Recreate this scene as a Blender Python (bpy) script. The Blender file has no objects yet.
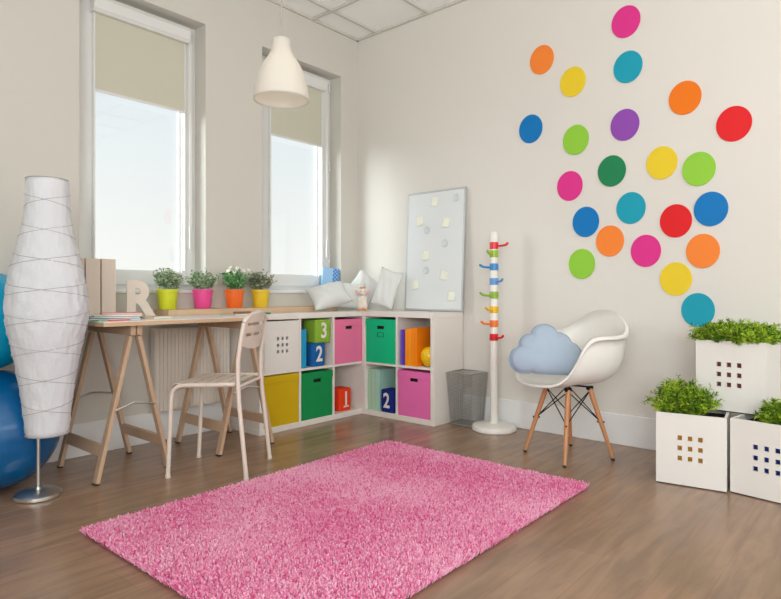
import bpy, bmesh, math, random
import numpy as np
from mathutils import Vector, Matrix, noise
random.seed(7); rng = np.random.default_rng(7)
SC = bpy.context.scene
COL = SC.collection
PI = math.pi
R = math.radians

# ------------------------------------------------------------------ materials
def lin(c):
    return tuple(((x/255)/12.92 if x/255 <= .04045 else ((x/255+.055)/1.055)**2.4) for x in c) + (1,)

def mat(name, rgb, rough=.5, metal=0, spec=.5, bump=0, bscale=200, var=0, vscale=6, sheen=0, trans=0, sss=0, coat=0):
    m = bpy.data.materials.new(name); m.use_nodes = True
    nt = m.node_tree; n = nt.nodes; l = nt.links
    b = n['Principled BSDF']
    col = lin(rgb)
    b.inputs['Base Color'].default_value = col
    b.inputs['Roughness'].default_value = rough
    b.inputs['Metallic'].default_value = metal
    b.inputs['Specular IOR Level'].default_value = spec
    b.inputs['Sheen Weight'].default_value = sheen
    b.inputs['Coat Weight'].default_value = coat
    tc = n.new('ShaderNodeTexCoord')
    if var:
        nz = n.new('ShaderNodeTexNoise'); nz.inputs['Scale'].default_value = vscale; nz.inputs['Detail'].default_value = 4
        l.new(tc.outputs['Object'], nz.inputs['Vector'])
        mx = n.new('ShaderNodeMix'); mx.data_type = 'RGBA'
        mx.inputs[6].default_value = tuple(min(1, c*(1-var)) for c in col[:3])+(1,)
        mx.inputs[7].default_value = tuple(min(1, c*(1+var)) for c in col[:3])+(1,)
        l.new(nz.outputs['Fac'], mx.inputs[0]); l.new(mx.outputs[2], b.inputs['Base Color'])
    if bump:
        nb = n.new('ShaderNodeTexNoise'); nb.inputs['Scale'].default_value = bscale; nb.inputs['Detail'].default_value = 3
        l.new(tc.outputs['Object'], nb.inputs['Vector'])
        bp = n.new('ShaderNodeBump'); bp.inputs['Strength'].default_value = bump; bp.inputs['Distance'].default_value = .004
        l.new(nb.outputs['Fac'], bp.inputs['Height']); l.new(bp.outputs['Normal'], b.inputs['Normal'])
    if trans:
        t = n.new('ShaderNodeBsdfTranslucent'); t.inputs['Color'].default_value = col
        ms = n.new('ShaderNodeMixShader'); ms.inputs[0].default_value = trans
        out = n['Material Output']
        l.new(b.outputs[0], ms.inputs[1]); l.new(t.outputs[0], ms.inputs[2]); l.new(ms.outputs[0], out.inputs['Surface'])
    return m

def wood(name, c1, c2, axis='X', rough=.5, scale=1.0):
    m = mat(name, c1, rough); nt = m.node_tree; n = nt.nodes; l = nt.links; b = n['Principled BSDF']
    tc = n.new('ShaderNodeTexCoord'); mp = n.new('ShaderNodeMapping')
    s = {'X': (2, 30, 30), 'Y': (30, 2, 30), 'Z': (30, 30, 2)}[axis]
    mp.inputs['Scale'].default_value = tuple(v*scale for v in s)
    nz = n.new('ShaderNodeTexNoise'); nz.inputs['Scale'].default_value = 1.5; nz.inputs['Detail'].default_value = 5
    mx = n.new('ShaderNodeMix'); mx.data_type = 'RGBA'
    mx.inputs[6].default_value = lin(c1); mx.inputs[7].default_value = lin(c2)
    l.new(tc.outputs['Object'], mp.inputs['Vector']); l.new(mp.outputs[0], nz.inputs['Vector'])
    l.new(nz.outputs['Fac'], mx.inputs[0]); l.new(mx.outputs[2], b.inputs['Base Color'])
    return m

M = {}
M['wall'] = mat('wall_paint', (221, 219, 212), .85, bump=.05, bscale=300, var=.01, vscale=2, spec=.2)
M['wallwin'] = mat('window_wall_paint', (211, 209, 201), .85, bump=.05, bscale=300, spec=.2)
M['trim'] = mat('white_trim', (234, 236, 236), .45)
M['frame'] = mat('window_pvc', (226, 228, 226), .35)
M['ceilgrid'] = mat('ceiling_grid_metal', (205, 203, 196), .4)
M['ctile'] = mat('ceiling_tile_board', (250, 251, 250), .9, bump=.3, bscale=120, spec=.1)
M['white'] = mat('white_foil', (232, 227, 220), .4)
M['whitebox'] = mat('white_lacquer_board', (228, 226, 221), .45)
M['gloss'] = mat('white_gloss', (235, 233, 226), .25)
M['shell'] = mat('white_shell_plastic', (236, 234, 228), .35, sss=0)
M['pen'] = mat('pendant_opal_plastic', (240, 237, 230), .4, trans=.45)
M['cord'] = mat('grey_cord', (170, 168, 160), .5)
M['paper'] = mat('rice_paper', (238, 241, 245), .9, bump=.8, bscale=70, trans=.25, spec=.1)
M['wire'] = mat('lampshade_wire', (165, 160, 155), .6)
M['steel'] = mat('brushed_steel', (214, 214, 210), .36, metal=1)
M['dmetal'] = mat('dark_wire_metal', (28, 30, 36), .4, metal=.6)
M['mesh'] = mat('mesh_bin_metal', (150, 150, 146), .4, metal=.5)
M['alu'] = mat('aluminium_frame', (190, 193, 194), .45, metal=.4)
M['board'] = mat('whiteboard_enamel', (222, 228, 229), .5, spec=.3)
M['note'] = mat('pale_sticky_note', (238, 241, 226), .8)
M['magnet'] = mat('clear_grey_magnet', (205, 214, 214), .3)
M['cream'] = mat('cream_powder_coat', (224, 212, 200), .4)
M['pine'] = wood('pine_wood', (204, 176, 148), (184, 152, 122), 'Z', .55)
M['pinex'] = wood('pine_wood_long', (214, 188, 156), (196, 164, 130), 'X', .5)
M['beech'] = wood('beech_wood', (206, 150, 104), (186, 126, 80), 'Z', .4)
M['desk'] = mat('desk_top_laminate', (242, 241, 236), .35)
M['fabric'] = mat('white_cushion_fabric', (226, 230, 228), .95, bump=.6, bscale=240, var=.05, vscale=60, sheen=.3, spec=.1)
M['cloud'] = mat('light_blue_cotton', (168, 186, 204), .95, bump=.5, bscale=200, sheen=.3, spec=.1)
M['plush'] = mat('white_plush', (236, 228, 216), 1, bump=.6, bscale=150, sheen=.5, spec=.1)
M['plush_o'] = mat('orange_plush', (226, 158, 100), 1, bump=.5, bscale=150, sheen=.4, spec=.1)
M['plush_p'] = mat('pink_plush', (232, 178, 184), 1, sheen=.4, spec=.1)
M['black'] = mat('black_plastic', (14, 14, 16), .35)
M['soil'] = mat('dark_soil', (52, 38, 28), 1, bump=.8, bscale=80)
M['num'] = mat('pale_number_felt', (232, 226, 220), .8)
M['blind'] = mat('blind_fabric', (212, 211, 194), .9, trans=.12, spec=.1)
M['rubber'] = mat('black_rubber', (20, 20, 20), .6)
M['beige'] = mat('beige_card_box', (214, 202, 188), .7)
M['rad'] = mat('radiator_enamel', (222, 216, 204), .4)

def fab(name, rgb, rough=.6, bump=.15): return mat(name, rgb, rough, bump=bump, bscale=400, spec=.25)

def make_floor_mat():
    m = mat('oak_laminate_floor', (120, 95, 78), .27, spec=.65); nt = m.node_tree; n = nt.nodes; l = nt.links; b = n['Principled BSDF']
    tc = n.new('ShaderNodeTexCoord')
    br = n.new('ShaderNodeTexBrick'); br.offset = .37; br.squash = 1
    br.inputs['Color1'].default_value = lin((156, 127, 102)); br.inputs['Color2'].default_value = lin((150, 121, 97))
    br.inputs['Mortar'].default_value = lin((140, 112, 90)); br.inputs['Scale'].default_value = 1
    br.inputs['Mortar Size'].default_value = .0015; br.inputs['Brick Width'].default_value = 1.3; br.inputs['Row Height'].default_value = .19
    br.inputs['Bias'].default_value = 0
    l.new(tc.outputs['Object'], br.inputs['Vector'])
    mp = n.new('ShaderNodeMapping'); mp.inputs['Scale'].default_value = (1.6, 13, 1)
    l.new(tc.outputs['Object'], mp.inputs['Vector'])
    nz = n.new('ShaderNodeTexNoise'); nz.inputs['Scale'].default_value = 1.6; nz.inputs['Detail'].default_value = 8; nz.inputs['Distortion'].default_value = .8
    l.new(mp.outputs[0], nz.inputs['Vector'])
    mp2 = n.new('ShaderNodeMapping'); mp2.inputs['Scale'].default_value = (1.2, 2.2, 1)
    l.new(tc.outputs['Object'], mp2.inputs['Vector'])
    nz2 = n.new('ShaderNodeTexNoise'); nz2.inputs['Scale'].default_value = 2.2; nz2.inputs['Detail'].default_value = 4
    l.new(mp2.outputs[0], nz2.inputs['Vector'])
    cr = n.new('ShaderNodeValToRGB'); cr.color_ramp.elements[0].position = .3; cr.color_ramp.elements[0].color = (.74, .73, .72, 1)
    cr.color_ramp.elements[1].position = .75; cr.color_ramp.elements[1].color = (1.22, 1.2, 1.18, 1)
    l.new(nz.outputs['Fac'], cr.inputs[0])
    mx = n.new('ShaderNodeMix'); mx.data_type = 'RGBA'; mx.blend_type = 'MULTIPLY'; mx.inputs[0].default_value = .8
    l.new(br.outputs['Color'], mx.inputs[6]); l.new(cr.outputs[0], mx.inputs[7])
    cr2 = n.new('ShaderNodeValToRGB'); cr2.color_ramp.elements[0].position = .35; cr2.color_ramp.elements[0].color = (.86, .87, .88, 1)
    cr2.color_ramp.elements[1].position = .7; cr2.color_ramp.elements[1].color = (1.1, 1.08, 1.05, 1)
    l.new(nz2.outputs['Fac'], cr2.inputs[0])
    mx2 = n.new('ShaderNodeMix'); mx2.data_type = 'RGBA'; mx2.blend_type = 'MULTIPLY'; mx2.inputs[0].default_value = 1
    l.new(mx.outputs[2], mx2.inputs[6]); l.new(cr2.outputs[0], mx2.inputs[7]); l.new(mx2.outputs[2], b.inputs['Base Color'])
    bp = n.new('ShaderNodeBump'); bp.inputs['Strength'].default_value = .12; bp.inputs['Distance'].default_value = .003
    l.new(nz.outputs['Fac'], bp.inputs['Height']); l.new(bp.outputs[0], b.inputs['Normal'])
    return m
M['floor'] = make_floor_mat()

def attr_mat(name, c1, c2, rough=.9, spec=.1, sheen=0, trans=0):
    """colour mixed between two hues by the per-tuft / per-leaf random attribute"""
    m = mat(name, c1, rough, spec=spec, sheen=sheen); nt = m.node_tree; n = nt.nodes; l = nt.links; b = n['Principled BSDF']
    a = n.new('ShaderNodeAttribute'); a.attribute_name = 'rnd'
    mx = n.new('ShaderNodeMix'); mx.data_type = 'RGBA'; mx.inputs[6].default_value = lin(c1); mx.inputs[7].default_value = lin(c2)
    l.new(a.outputs['Fac'], mx.inputs[0]); l.new(mx.outputs[2], b.inputs['Base Color'])
    if trans:
        t = n.new('ShaderNodeBsdfTranslucent'); l.new(mx.outputs[2], t.inputs['Color'])
        ms = n.new('ShaderNodeMixShader'); ms.inputs[0].default_value = trans
        l.new(b.outputs[0], ms.inputs[1]); l.new(t.outputs[0], ms.inputs[2]); l.new(ms.outputs[0], n['Material Output'].inputs['Surface'])
    return m

def glass_mat():
    m = bpy.data.materials.new('window_glass'); m.use_nodes = True; nt = m.node_tree; n = nt.nodes; l = nt.links
    n.remove(n['Principled BSDF'])
    t = n.new('ShaderNodeBsdfTransparent'); t.inputs[0].default_value = (.97, .985, .98, 1)
    g = n.new('ShaderNodeBsdfGlossy'); g.inputs['Roughness'].default_value = .02
    ms = n.new('ShaderNodeMixShader')
    ms.inputs[0].default_value = .05; l.new(t.outputs[0], ms.inputs[1]); l.new(g.outputs[0], ms.inputs[2])
    l.new(ms.outputs[0], n['Material Output'].inputs['Surface'])
    return m
M['glass'] = glass_mat()

# ------------------------------------------------------------------ mesh helpers
def obj(name, bm, m, parent=None, smooth=False, label=None):
    me = bpy.data.meshes.new(name)
    if isinstance(bm, bpy.types.Mesh): me = bm
    else:
        bmesh.ops.recalc_face_normals(bm, faces=bm.faces[:])
        bm.to_mesh(me); bm.free()
    for mm in (m if isinstance(m, (list, tuple)) else [m]): me.materials.append(mm)
    o = bpy.data.objects.new(name, me); COL.objects.link(o)
    if parent: o.parent = parent
    if smooth:
        me.polygons.foreach_set('use_smooth', [True]*len(me.polygons))
        if smooth != 'all':
            try: me.set_sharp_from_angle(angle=R(40))
            except Exception: pass
    if label: o['label'] = label
    return o

def tag(o, label, cat, group=None):
    o['label'] = label; o['category'] = cat
    if group: o['group'] = group
    return o

def thing(name, label, cat, loc=(0, 0, 0), rz=0, group=None, rot=None):
    o = bpy.data.objects.new(name, None); COL.objects.link(o)
    o.location = loc; o.rotation_euler = rot if rot else (0, 0, rz); o.empty_display_size = .1
    return tag(o, label, cat, group)

def struct(name, bm, m, parent=None, smooth=False):
    o = obj(name, bm, m, parent, smooth)
    if not parent: o['kind'] = 'structure'
    return o

def nb(): return bmesh.new()

def box(bm, a, b, bev=0, mx=None, mi=0, seg=2):
    a = Vector(a); b = Vector(b); lo = Vector(map(min, a, b)); hi = Vector(map(max, a, b))
    r = bmesh.ops.create_cube(bm, size=1)
    vs = r['verts']; s = hi-lo; c = (hi+lo)/2
    for v in vs: v.co = Vector((v.co.x*s.x, v.co.y*s.y, v.co.z*s.z))+c
    fs = list({f for v in vs for f in v.link_faces})
    if bev:
        es = list({e for v in vs for e in v.link_edges})
        rr = bmesh.ops.bevel(bm, geom=es, offset=bev, segments=seg, affect='EDGES', profile=.5)
        fs = list(set(rr['faces']) | {f for f in fs if f.is_valid}); vs = list({v for f in fs for v in f.verts})
    for f in fs: f.material_index = mi
    if mx is not None: bmesh.ops.transform(bm, matrix=mx, verts=vs)
    return vs

def tube(bm, pts, r, seg=10, cap=True, closed=False, mi=0):
    pts = [Vector(p) for p in pts]; n = len(pts)
    rr = r if isinstance(r, (list, tuple)) else [r]*n
    rings = []; nrm = None
    for i, p in enumerate(pts):
        if closed: d = pts[(i+1) % n]-pts[i-1]
        elif i == 0: d = pts[1]-p
        elif i == n-1: d = p-pts[i-1]
        else: d = (pts[i+1]-p).normalized()+(p-pts[i-1]).normalized()
        d.normalize()
        if nrm is None:
            nrm = d.cross(Vector((0, 0, 1)))
            if nrm.length < .05: nrm = d.cross(Vector((0, 1, 0)))
        nrm = (nrm-d*nrm.dot(d)).normalized(); bt = d.cross(nrm)
        rings.append([bm.verts.new(p+(nrm*math.cos(2*PI*k/seg)+bt*math.sin(2*PI*k/seg))*rr[i]) for k in range(seg)])
    fs = []
    for i in range(n if closed else n-1):
        a = rings[i]; b = rings[(i+1) % n]
        for k in range(seg):
            fs.append(bm.faces.new((a[k], a[(k+1) % seg], b[(k+1) % seg], b[k])))
    if cap and not closed:
        fs.append(bm.faces.new(rings[0])); fs.append(bm.faces.new(rings[-1]))
    for f in fs: f.material_index = mi

def lathe(bm, prof, seg=40, c=(0, 0, 0), mi=0, fn=None, mx=None):
    c = Vector(c); rings = []; allv = []
    for (r, z) in prof:
        if r < 1e-5: ring = [bm.verts.new(c+Vector((0, 0, z)))]
        else:
            ring = []
            for k in range(seg):
                a = 2*PI*k/seg; q = fn(r, a, z) if fn else r
                ring.append(bm.verts.new(c+Vector((q*math.cos(a), q*math.sin(a), z))))
        rings.append(ring); allv += ring
    for i in range(len(rings)-1):
        a, b = rings[i], rings[i+1]
        for k in range(seg):
            k2 = (k+1) % seg
            if len(a) == 1 and len(b) == 1: continue
            if len(a) == 1: f = bm.faces.new((a[0], b[k], b[k2]))
            elif len(b) == 1: f = bm.faces.new((a[k], a[k2], b[0]))
            else: f = bm.faces.new((a[k], a[k2], b[k2], b[k]))
            f.material_index = mi
    if mx is not None: bmesh.ops.transform(bm, matrix=mx, verts=allv)
    return allv

def prism(bm, poly, z0, z1, mx=None):
    lo = [bm.verts.new((x, y, z0)) for x, y in poly]; hi = [bm.verts.new((x, y, z1)) for x, y in poly]
    n = len(poly)
    bm.faces.new(lo[::-1]); bm.faces.new(hi)
    for i in range(n): bm.faces.new((lo[i], lo[(i+1) % n], hi[(i+1) % n], hi[i]))
    if mx is not None: bmesh.ops.transform(bm, matrix=mx, verts=lo+hi)

def holed(bm, xs, zs, holes, y0, y1, mx=None):
    """slab in the xz plane, thickness y0..y1, with rectangular cells left open"""
    V = {}
    def v(i, j, s):
        k = (i, j, s)
        if k not in V: V[k] = bm.verts.new((xs[i], (y0, y1)[s], zs[j]))
        return V[k]
    nx, nz = len(xs)-1, len(zs)-1
    solid = lambda i, j: 0 <= i < nx and 0 <= j < nz and (i, j) not in holes
    for i in range(nx):
        for j in range(nz):
            if not solid(i, j): continue
            for s in (0, 1): bm.faces.new((v(i, j, s), v(i+1, j, s), v(i+1, j+1, s), v(i, j+1, s)))
            if not solid(i-1, j): bm.faces.new((v(i, j, 0), v(i, j, 1), v(i, j+1, 1), v(i, j+1, 0)))
            if not solid(i+1, j): bm.faces.new((v(i+1, j, 0), v(i+1, j, 1), v(i+1, j+1, 1), v(i+1, j+1, 0)))
            if not solid(i, j-1): bm.faces.new((v(i, j, 0), v(i, j, 1), v(i+1, j, 1), v(i+1, j, 0)))
            if not solid(i, j+1): bm.faces.new((v(i, j+1, 0), v(i, j+1, 1), v(i+1, j+1, 1), v(i+1, j+1, 0)))
    if mx is not None: bmesh.ops.transform(bm, matrix=mx, verts=list(V.values()))

def nine_holes(cx, cz, s=.028, p=.058, pz=.064, sz=.031):
    """break lists and hole cells for a 3 x 3 grid of square holes"""
    xs = []; zs = []
    for k in (-1, 0, 1): xs += [cx+k*p-s/2, cx+k*p+s/2]; zs += [cz+k*pz-sz/2, cz+k*pz+sz/2]
    return xs, zs, {(i, j) for i in (1, 3, 5) for j in (1, 3, 5)}

def fast(name, V, F, rnd=None):
    me = bpy.data.meshes.new(name)
    V = np.asarray(V, dtype=np.float32); F = np.asarray(F, dtype=np.int32); k = F.shape[1]
    me.vertices.add(len(V)); me.vertices.foreach_set('co', V.ravel())
    me.loops.add(F.size); me.loops.foreach_set('vertex_index', F.ravel())
    me.polygons.add(len(F)); me.polygons.foreach_set('loop_start', np.arange(0, F.size, k, dtype=np.int32))
    me.update(calc_edges=True); me.validate()
    if rnd is not None:
        at = me.attributes.new('rnd', 'FLOAT', 'POINT'); at.data.foreach_set('value', np.asarray(rnd, dtype=np.float32))
    return me

def text_mesh(s, size, ext, off=0.0):
    cu = bpy.data.curves.new('txt', 'FONT'); cu.body = s; cu.size = size; cu.extrude = ext; cu.offset = off; cu.resolution_u = 6
    cu.align_x = 'CENTER'; cu.align_y = 'CENTER'
    o = bpy.data.objects.new('txt', cu); COL.objects.link(o)
    bpy.context.view_layer.update()
    me = bpy.data.meshes.new_from_object(o.evaluated_get(bpy.context.evaluated_depsgraph_get()))
    bpy.data.objects.remove(o); bpy.data.curves.remove(cu)
    return me

def subsurf(o, lv=2):
    md = o.modifiers.new('sub', 'SUBSURF'); md.levels = lv; md.render_levels = lv

# ------------------------------------------------------------------ room shell
H = 3.409; X0, Y0 = -5.9, -7.0
bm = nb(); box(bm, (X0, Y0, -.1), (0, 0, 0)); struct('floor', bm, M['floor'])
bm = nb(); box(bm, (X0-.2, Y0-.2, H+.02), (.2, .235, H+.2)); ceiling = struct('ceiling', bm, M['ctile'])
# ceiling tiles are inset 6 mm above a T-bar grid
gx = [-.579-.6*k for k in range(-0, 9)]; gy = [-.255-.59*k for k in range(0, 12)]
bm = nb()
for x in gx: box(bm, (x-.012, Y0, H), (x+.012, 0, H+.02))
for y in gy: box(bm, (X0, y-.012, H+.001), (0, y+.012, H+.02))
box(bm, (X0, -.022, H-.001), (0, 0, H+.02)); box(bm, (-.022, Y0, H-.001), (0, 0, H+.02))
struct('trim_1', bm, M['ceilgrid'])

W1 = (-2.52, -1.625); W2 = (-1.11, -.222); WZ = (1.04, 3.02)
xs = [X0, W1[0], W1[1], W2[0], W2[1], 0]; zs = [0, WZ[0], WZ[1], H+.02]
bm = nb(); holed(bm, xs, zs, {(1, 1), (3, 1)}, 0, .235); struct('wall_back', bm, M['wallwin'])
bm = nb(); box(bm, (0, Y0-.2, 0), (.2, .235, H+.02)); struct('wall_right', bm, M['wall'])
# unseen side and rear walls, their openings added to let in fill light behind the camera
bm = nb(); holed(bm, [Y0, -6.7, -3.5, 0], [0, .9, 2.7, H+.02], {(1, 1)}, X0-.2, X0, Matrix.Rotation(R(90), 4, 'Z') @ Matrix.Scale(-1, 4, (0, 1, 0)))
struct('wall_left', bm, M['wall'])
bm = nb(); holed(bm, [X0, -4.9, -.5, 0], [0, .5, 2.9, H+.02], {(1, 1)}, Y0-.2, Y0); struct('wall_front', bm, M['wall'])

for nm, a, b in (('baseboard_back', (X0, -.016, 0), (0, 0, .205)), ('baseboard_right', (-.016, Y0, 0), (0, -.016, .205))):
    bm = nb(); box(bm, a, b, .004); struct(nm, bm, M['trim'])

# window sills
for k, (x0, x1) in enumerate((W1, W2)):
    bm = nb(); box(bm, (x0, -.018, 1.024), (x1, .15, 1.046), .005); struct('trim_%d' % (k+2), bm, M['trim'])

def window(idx, x0, x1, g0, g1):
    z0, z1 = 1.046, WZ[1]; y = .15
    bm = nb()
    holed(bm, [x0, x0+.05, x1-.05, x1], [z0, z0+.055, z1-.05, z1], {(1, 1)}, y, y+.08)
    w = struct('window_%d' % idx, bm, M['frame'])
    zb, zt = 1.175, z1-.14
    bm = nb(); holed(bm, [x0+.03, g0, g1, x1-.03], [z0+.04, zb, zt, z1-.035], {(1, 1)}, y-.018, y+.05)
    obj('sash', bm, M['frame'], w)
    bm = nb(); holed(bm, [g0, g0+.012, g1-.012, g1], [zb, zb+.012, zt-.012, zt], {(1, 1)}, y, y+.02)
    obj('glazing_bead', bm, M['frame'], w)
    bm = nb(); box(bm, (g0, y+.025, zb), (g1, y+.031, zt)); obj('pane', bm, M['glass'], w)
    for zz in (1.35, 2.2, 2.93):
        for xx in ((x0+.03,) if idx == 1 else (x0+.03, x1-.03)):
            bm = nb(); box(bm, (xx-.008, y-.032, zz-.045), (xx+.008, y-.0, zz+.045), .003); obj('hinge', bm, M['frame'], w)
    return w
G1 = (-2.372, -1.742); G2 = (-.935, -.372)
window(1, W1[0], W1[1], *G1); window(2, W2[0], W2[1], *G2)

# roller blinds
def blind(name_label, g0, g1, zc0, zc1):
    b = thing('roller_blind', name_label, 'blind', ((g0+g1)/2, .12, zc0))
    hw = (g1-g0)/2+.03; dz = zc1-zc0
    bm = nb(); prof = [(0, 0), (-.045, .0), (-.062, .02), (-.062, dz-.03), (-.045, dz), (0, dz)]
    prism(bm, prof, -hw, hw, Matrix(((0, 0, 1, 0), (1, 0, 0, 0), (0, 1, 0, 0), (0, 0, 0, 1))))
    obj('cassette', bm, M['frame'], b)
    bm = nb(); box(bm, (-(g1-g0)/2-.008, -.012, 2.37-zc0), ((g1-g0)/2+.008, -.0105, .01)); obj('blind_fabric', bm, M['blind'], b)
    bm = nb(); box(bm, (-(g1-g0)/2-.008, -.018, 2.355-zc0), ((g1-g0)/2+.008, -.005, 2.372-zc0), .003); obj('hem_bar', bm, M['frame'], b)
    for s in (-1, 1):
        bm = nb(); box(bm, (s*((g1-g0)/2+.012)-.006, -.02, 1.19-zc0), (s*((g1-g0)/2+.012)+.006, 0.012, .0), .002); obj('side_rail', bm, M['frame'], b)
    bm = nb(); xx = hw-.012
    tube(bm, [(xx, -.066, 0), (xx, -.067, -1.35), (xx+.006, -.067, -1.37), (xx+.012, -.067, -1.35), (xx+.012, -.066, 0)], .0022, 6)
    obj('pull_chain', bm, M['frame'], b)
    bm = nb(); box(bm, (xx-.004, -.073, -1.52), (xx+.010, -.063, -1.36), .003); obj('chain_weight', bm, M['frame'], b)
blind('cream roller blind pulled halfway down on the left window, above the desk', *G1, 2.87, 2.985)
blind('cream roller blind behind the pendant lamp, on the right window by the corner', *G2, 2.87, 2.985)

# radiator behind the desk
rad = thing('radiator', 'white ribbed wall radiator behind the desk, under the left window sill', 'radiator', (-1.765, 0, .215))
bm = nb(); box(bm, (-.305, -.095, 0), (.285, -.03, .57), .006)
obj('body', bm, M['rad'], rad)
bm = nb(); n = 21
for k in range(n):
    x = -.288+k*.0277; box(bm, (x-.0130, -.103, .012), (x+.0130, -.0951, .558), .002)
obj('rib_panel', bm, M['rad'], rad)
for s in (-.2, .2):
    bm = nb(); box(bm, (s-.02, -.03, .1), (s+.02, 0, .45)); obj('wall_bracket', bm, M['rad'], rad)

# ------------------------------------------------------------------ shelf units
CW, CH, TH, TV, DV = .335, .384, .038, .043, .018
def shelf(name_label, n, loc, rz):
    u = thing('shelf_unit', name_label, 'shelf unit', loc, rz)
    L = 2*TH+n*CW+(n-1)*DV; Z = 2*TV+2*CH+DV; D = .39
    bm = nb(); box(bm, (0, -D, Z-TV), (L, 0, Z), .003); obj('top_board', bm, M['white'], u)
    bm = nb(); box(bm, (0, -D, 0), (L, 0, TV), .003); obj('bottom_board', bm, M['white'], u)
    for x in (0, L-TH):
        bm = nb(); box(bm, (x, -D, TV), (x+TH, 0, Z-TV), .002); obj('side_panel', bm, M['white'], u)
    bm = nb(); box(bm, (TH, -D+.002, TV+CH), (L-TH, 0, TV+CH+DV), .001); obj('middle_shelf', bm, M['white'], u)
    for k in range(1, n):
        x = TH+k*CW+(k-1)*DV
        for z in (TV, TV+CH+DV):
            bm = nb(); box(bm, (x, -D+.002, z), (x+DV, 0, z+CH), .001); obj('divider', bm, M['white'], u)
    return u
UL = (-1.463, -.045, 0); UR = (-.012, -.437, 0)
shelf('long white cube shelf unit under the right window, four cubes wide', 4, UL, 0)
shelf('short white cube shelf unit against the dotted wall, carrying the whiteboard', 2, UR, R(-90))
UT = 2*TV+2*CH+DV
def cell(unit, k, row, dx=CW/2, dy=-.39):
    x = TH+k*(CW+DV)+dx; z = TV+row*(CH+DV)+.0005
    if unit == 'L': return (UL[0]+x, UL[1]+dy, z), 0
    return (UR[0]+dy, UR[1]-x, z), R(-90)

def storage_box(unit, k, row, rgb, label, tagplate=False, h=.362, slot=True):
    loc, rz = cell(unit, k, row, CW/2, -.384)
    b = thing('storage_box', label, 'storage box', loc, rz, 'fabric storage boxes in the shelf cubes')
    m = fab('box_cloth_%d_%d_%d' % rgb, rgb); W = .322; Dp = .35; w = W/2; t = .005
    zl = h-.055
    bm = nb()
    if slot: holed(bm, [-w, -.038, .038, w], [0, zl-.026, zl, h-.012], {(1, 1)}, 0, t)
    else: box(bm, (-w, 0, 0), (w, t, h-.012))
    box(bm, (-w, t, 0), (-w+t, Dp, h-.012)); box(bm, (w-t, t, 0), (w, Dp, h-.012)); box(bm, (-w+t, Dp-t, 0), (w-t, Dp, h-.012)); box(bm, (-w+t, t, 0), (w-t, Dp-t, t))
    obj('box_body', bm, m, b)
    bm = nb(); box(bm, (-w-.004, -.0055, h-.01), (w+.004, Dp, h), .002)
    box(bm, (-w-.004, -.0055, zl+.003), (w+.004, -.0005, h-.0101), .0012)
    obj('lid', bm, m, b)
    if slot:
        bm = nb(); box(bm, (-.042, .012, zl-.03), (.042, .014, zl+.004)); obj('slot_shade', bm, M['black'], b)  # black sheet behind the slot stands in for the shade inside the box
    if tagplate:
        bm = nb(); holed(bm, [-.036, -.03, .03, .036], [h-.147, h-.142, h-.113, h-.108], {(1, 1)}, -.003, -.0002); obj('label_holder', bm, mat('label_holder_metal', (10, 120, 84), .35, metal=.3), b)
    return b
storage_box('L', 0, 0, (205, 172, 12), 'mustard yellow storage box in the lower left shelf cube', h=.374, slot=False)
storage_box('L', 1, 0, (14, 142, 76), 'dark green storage box in a lower cube, left of the red number cube')
storage_box('L', 2, 1, (236, 120, 164), 'pink storage box in an upper cube, right of the green and blue number cubes')
storage_box('R', 0, 1, (10, 190, 132), 'emerald green storage box with a label holder, right of the inner corner', True)
storage_box('R', 1, 0, (232, 112, 178), 'pink storage box in a lower cube, below the orange books')

# white box with nine holes
loc, rz = cell('L', 0, 1, CW/2, -.39)
b = thing('storage_box', 'white storage box with nine square holes, above the mustard box', 'storage box', loc, rz)
xs, zs, hs = nine_holes(.005, .195, .021, .042, .048, .024)
bm = nb(); holed(bm, [-.163]+xs+[.163], [0]+zs+[.372], hs, 0, .014); obj('front_panel', bm, M['whitebox'], b)
bm = nb(); box(bm, (-.163, .0142, 0), (-.15, .35, .372)); box(bm, (.15, .0142, 0), (.163, .35, .372)); box(bm, (-.15, .337, 0), (.15, .35, .372)); box(bm, (-.15, .0142, 0), (.15, .337, .012))
box(bm, (-.15, .0142, .362), (.15, .337, .372)); obj('box_body', bm, M['whitebox'], b)

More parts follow.
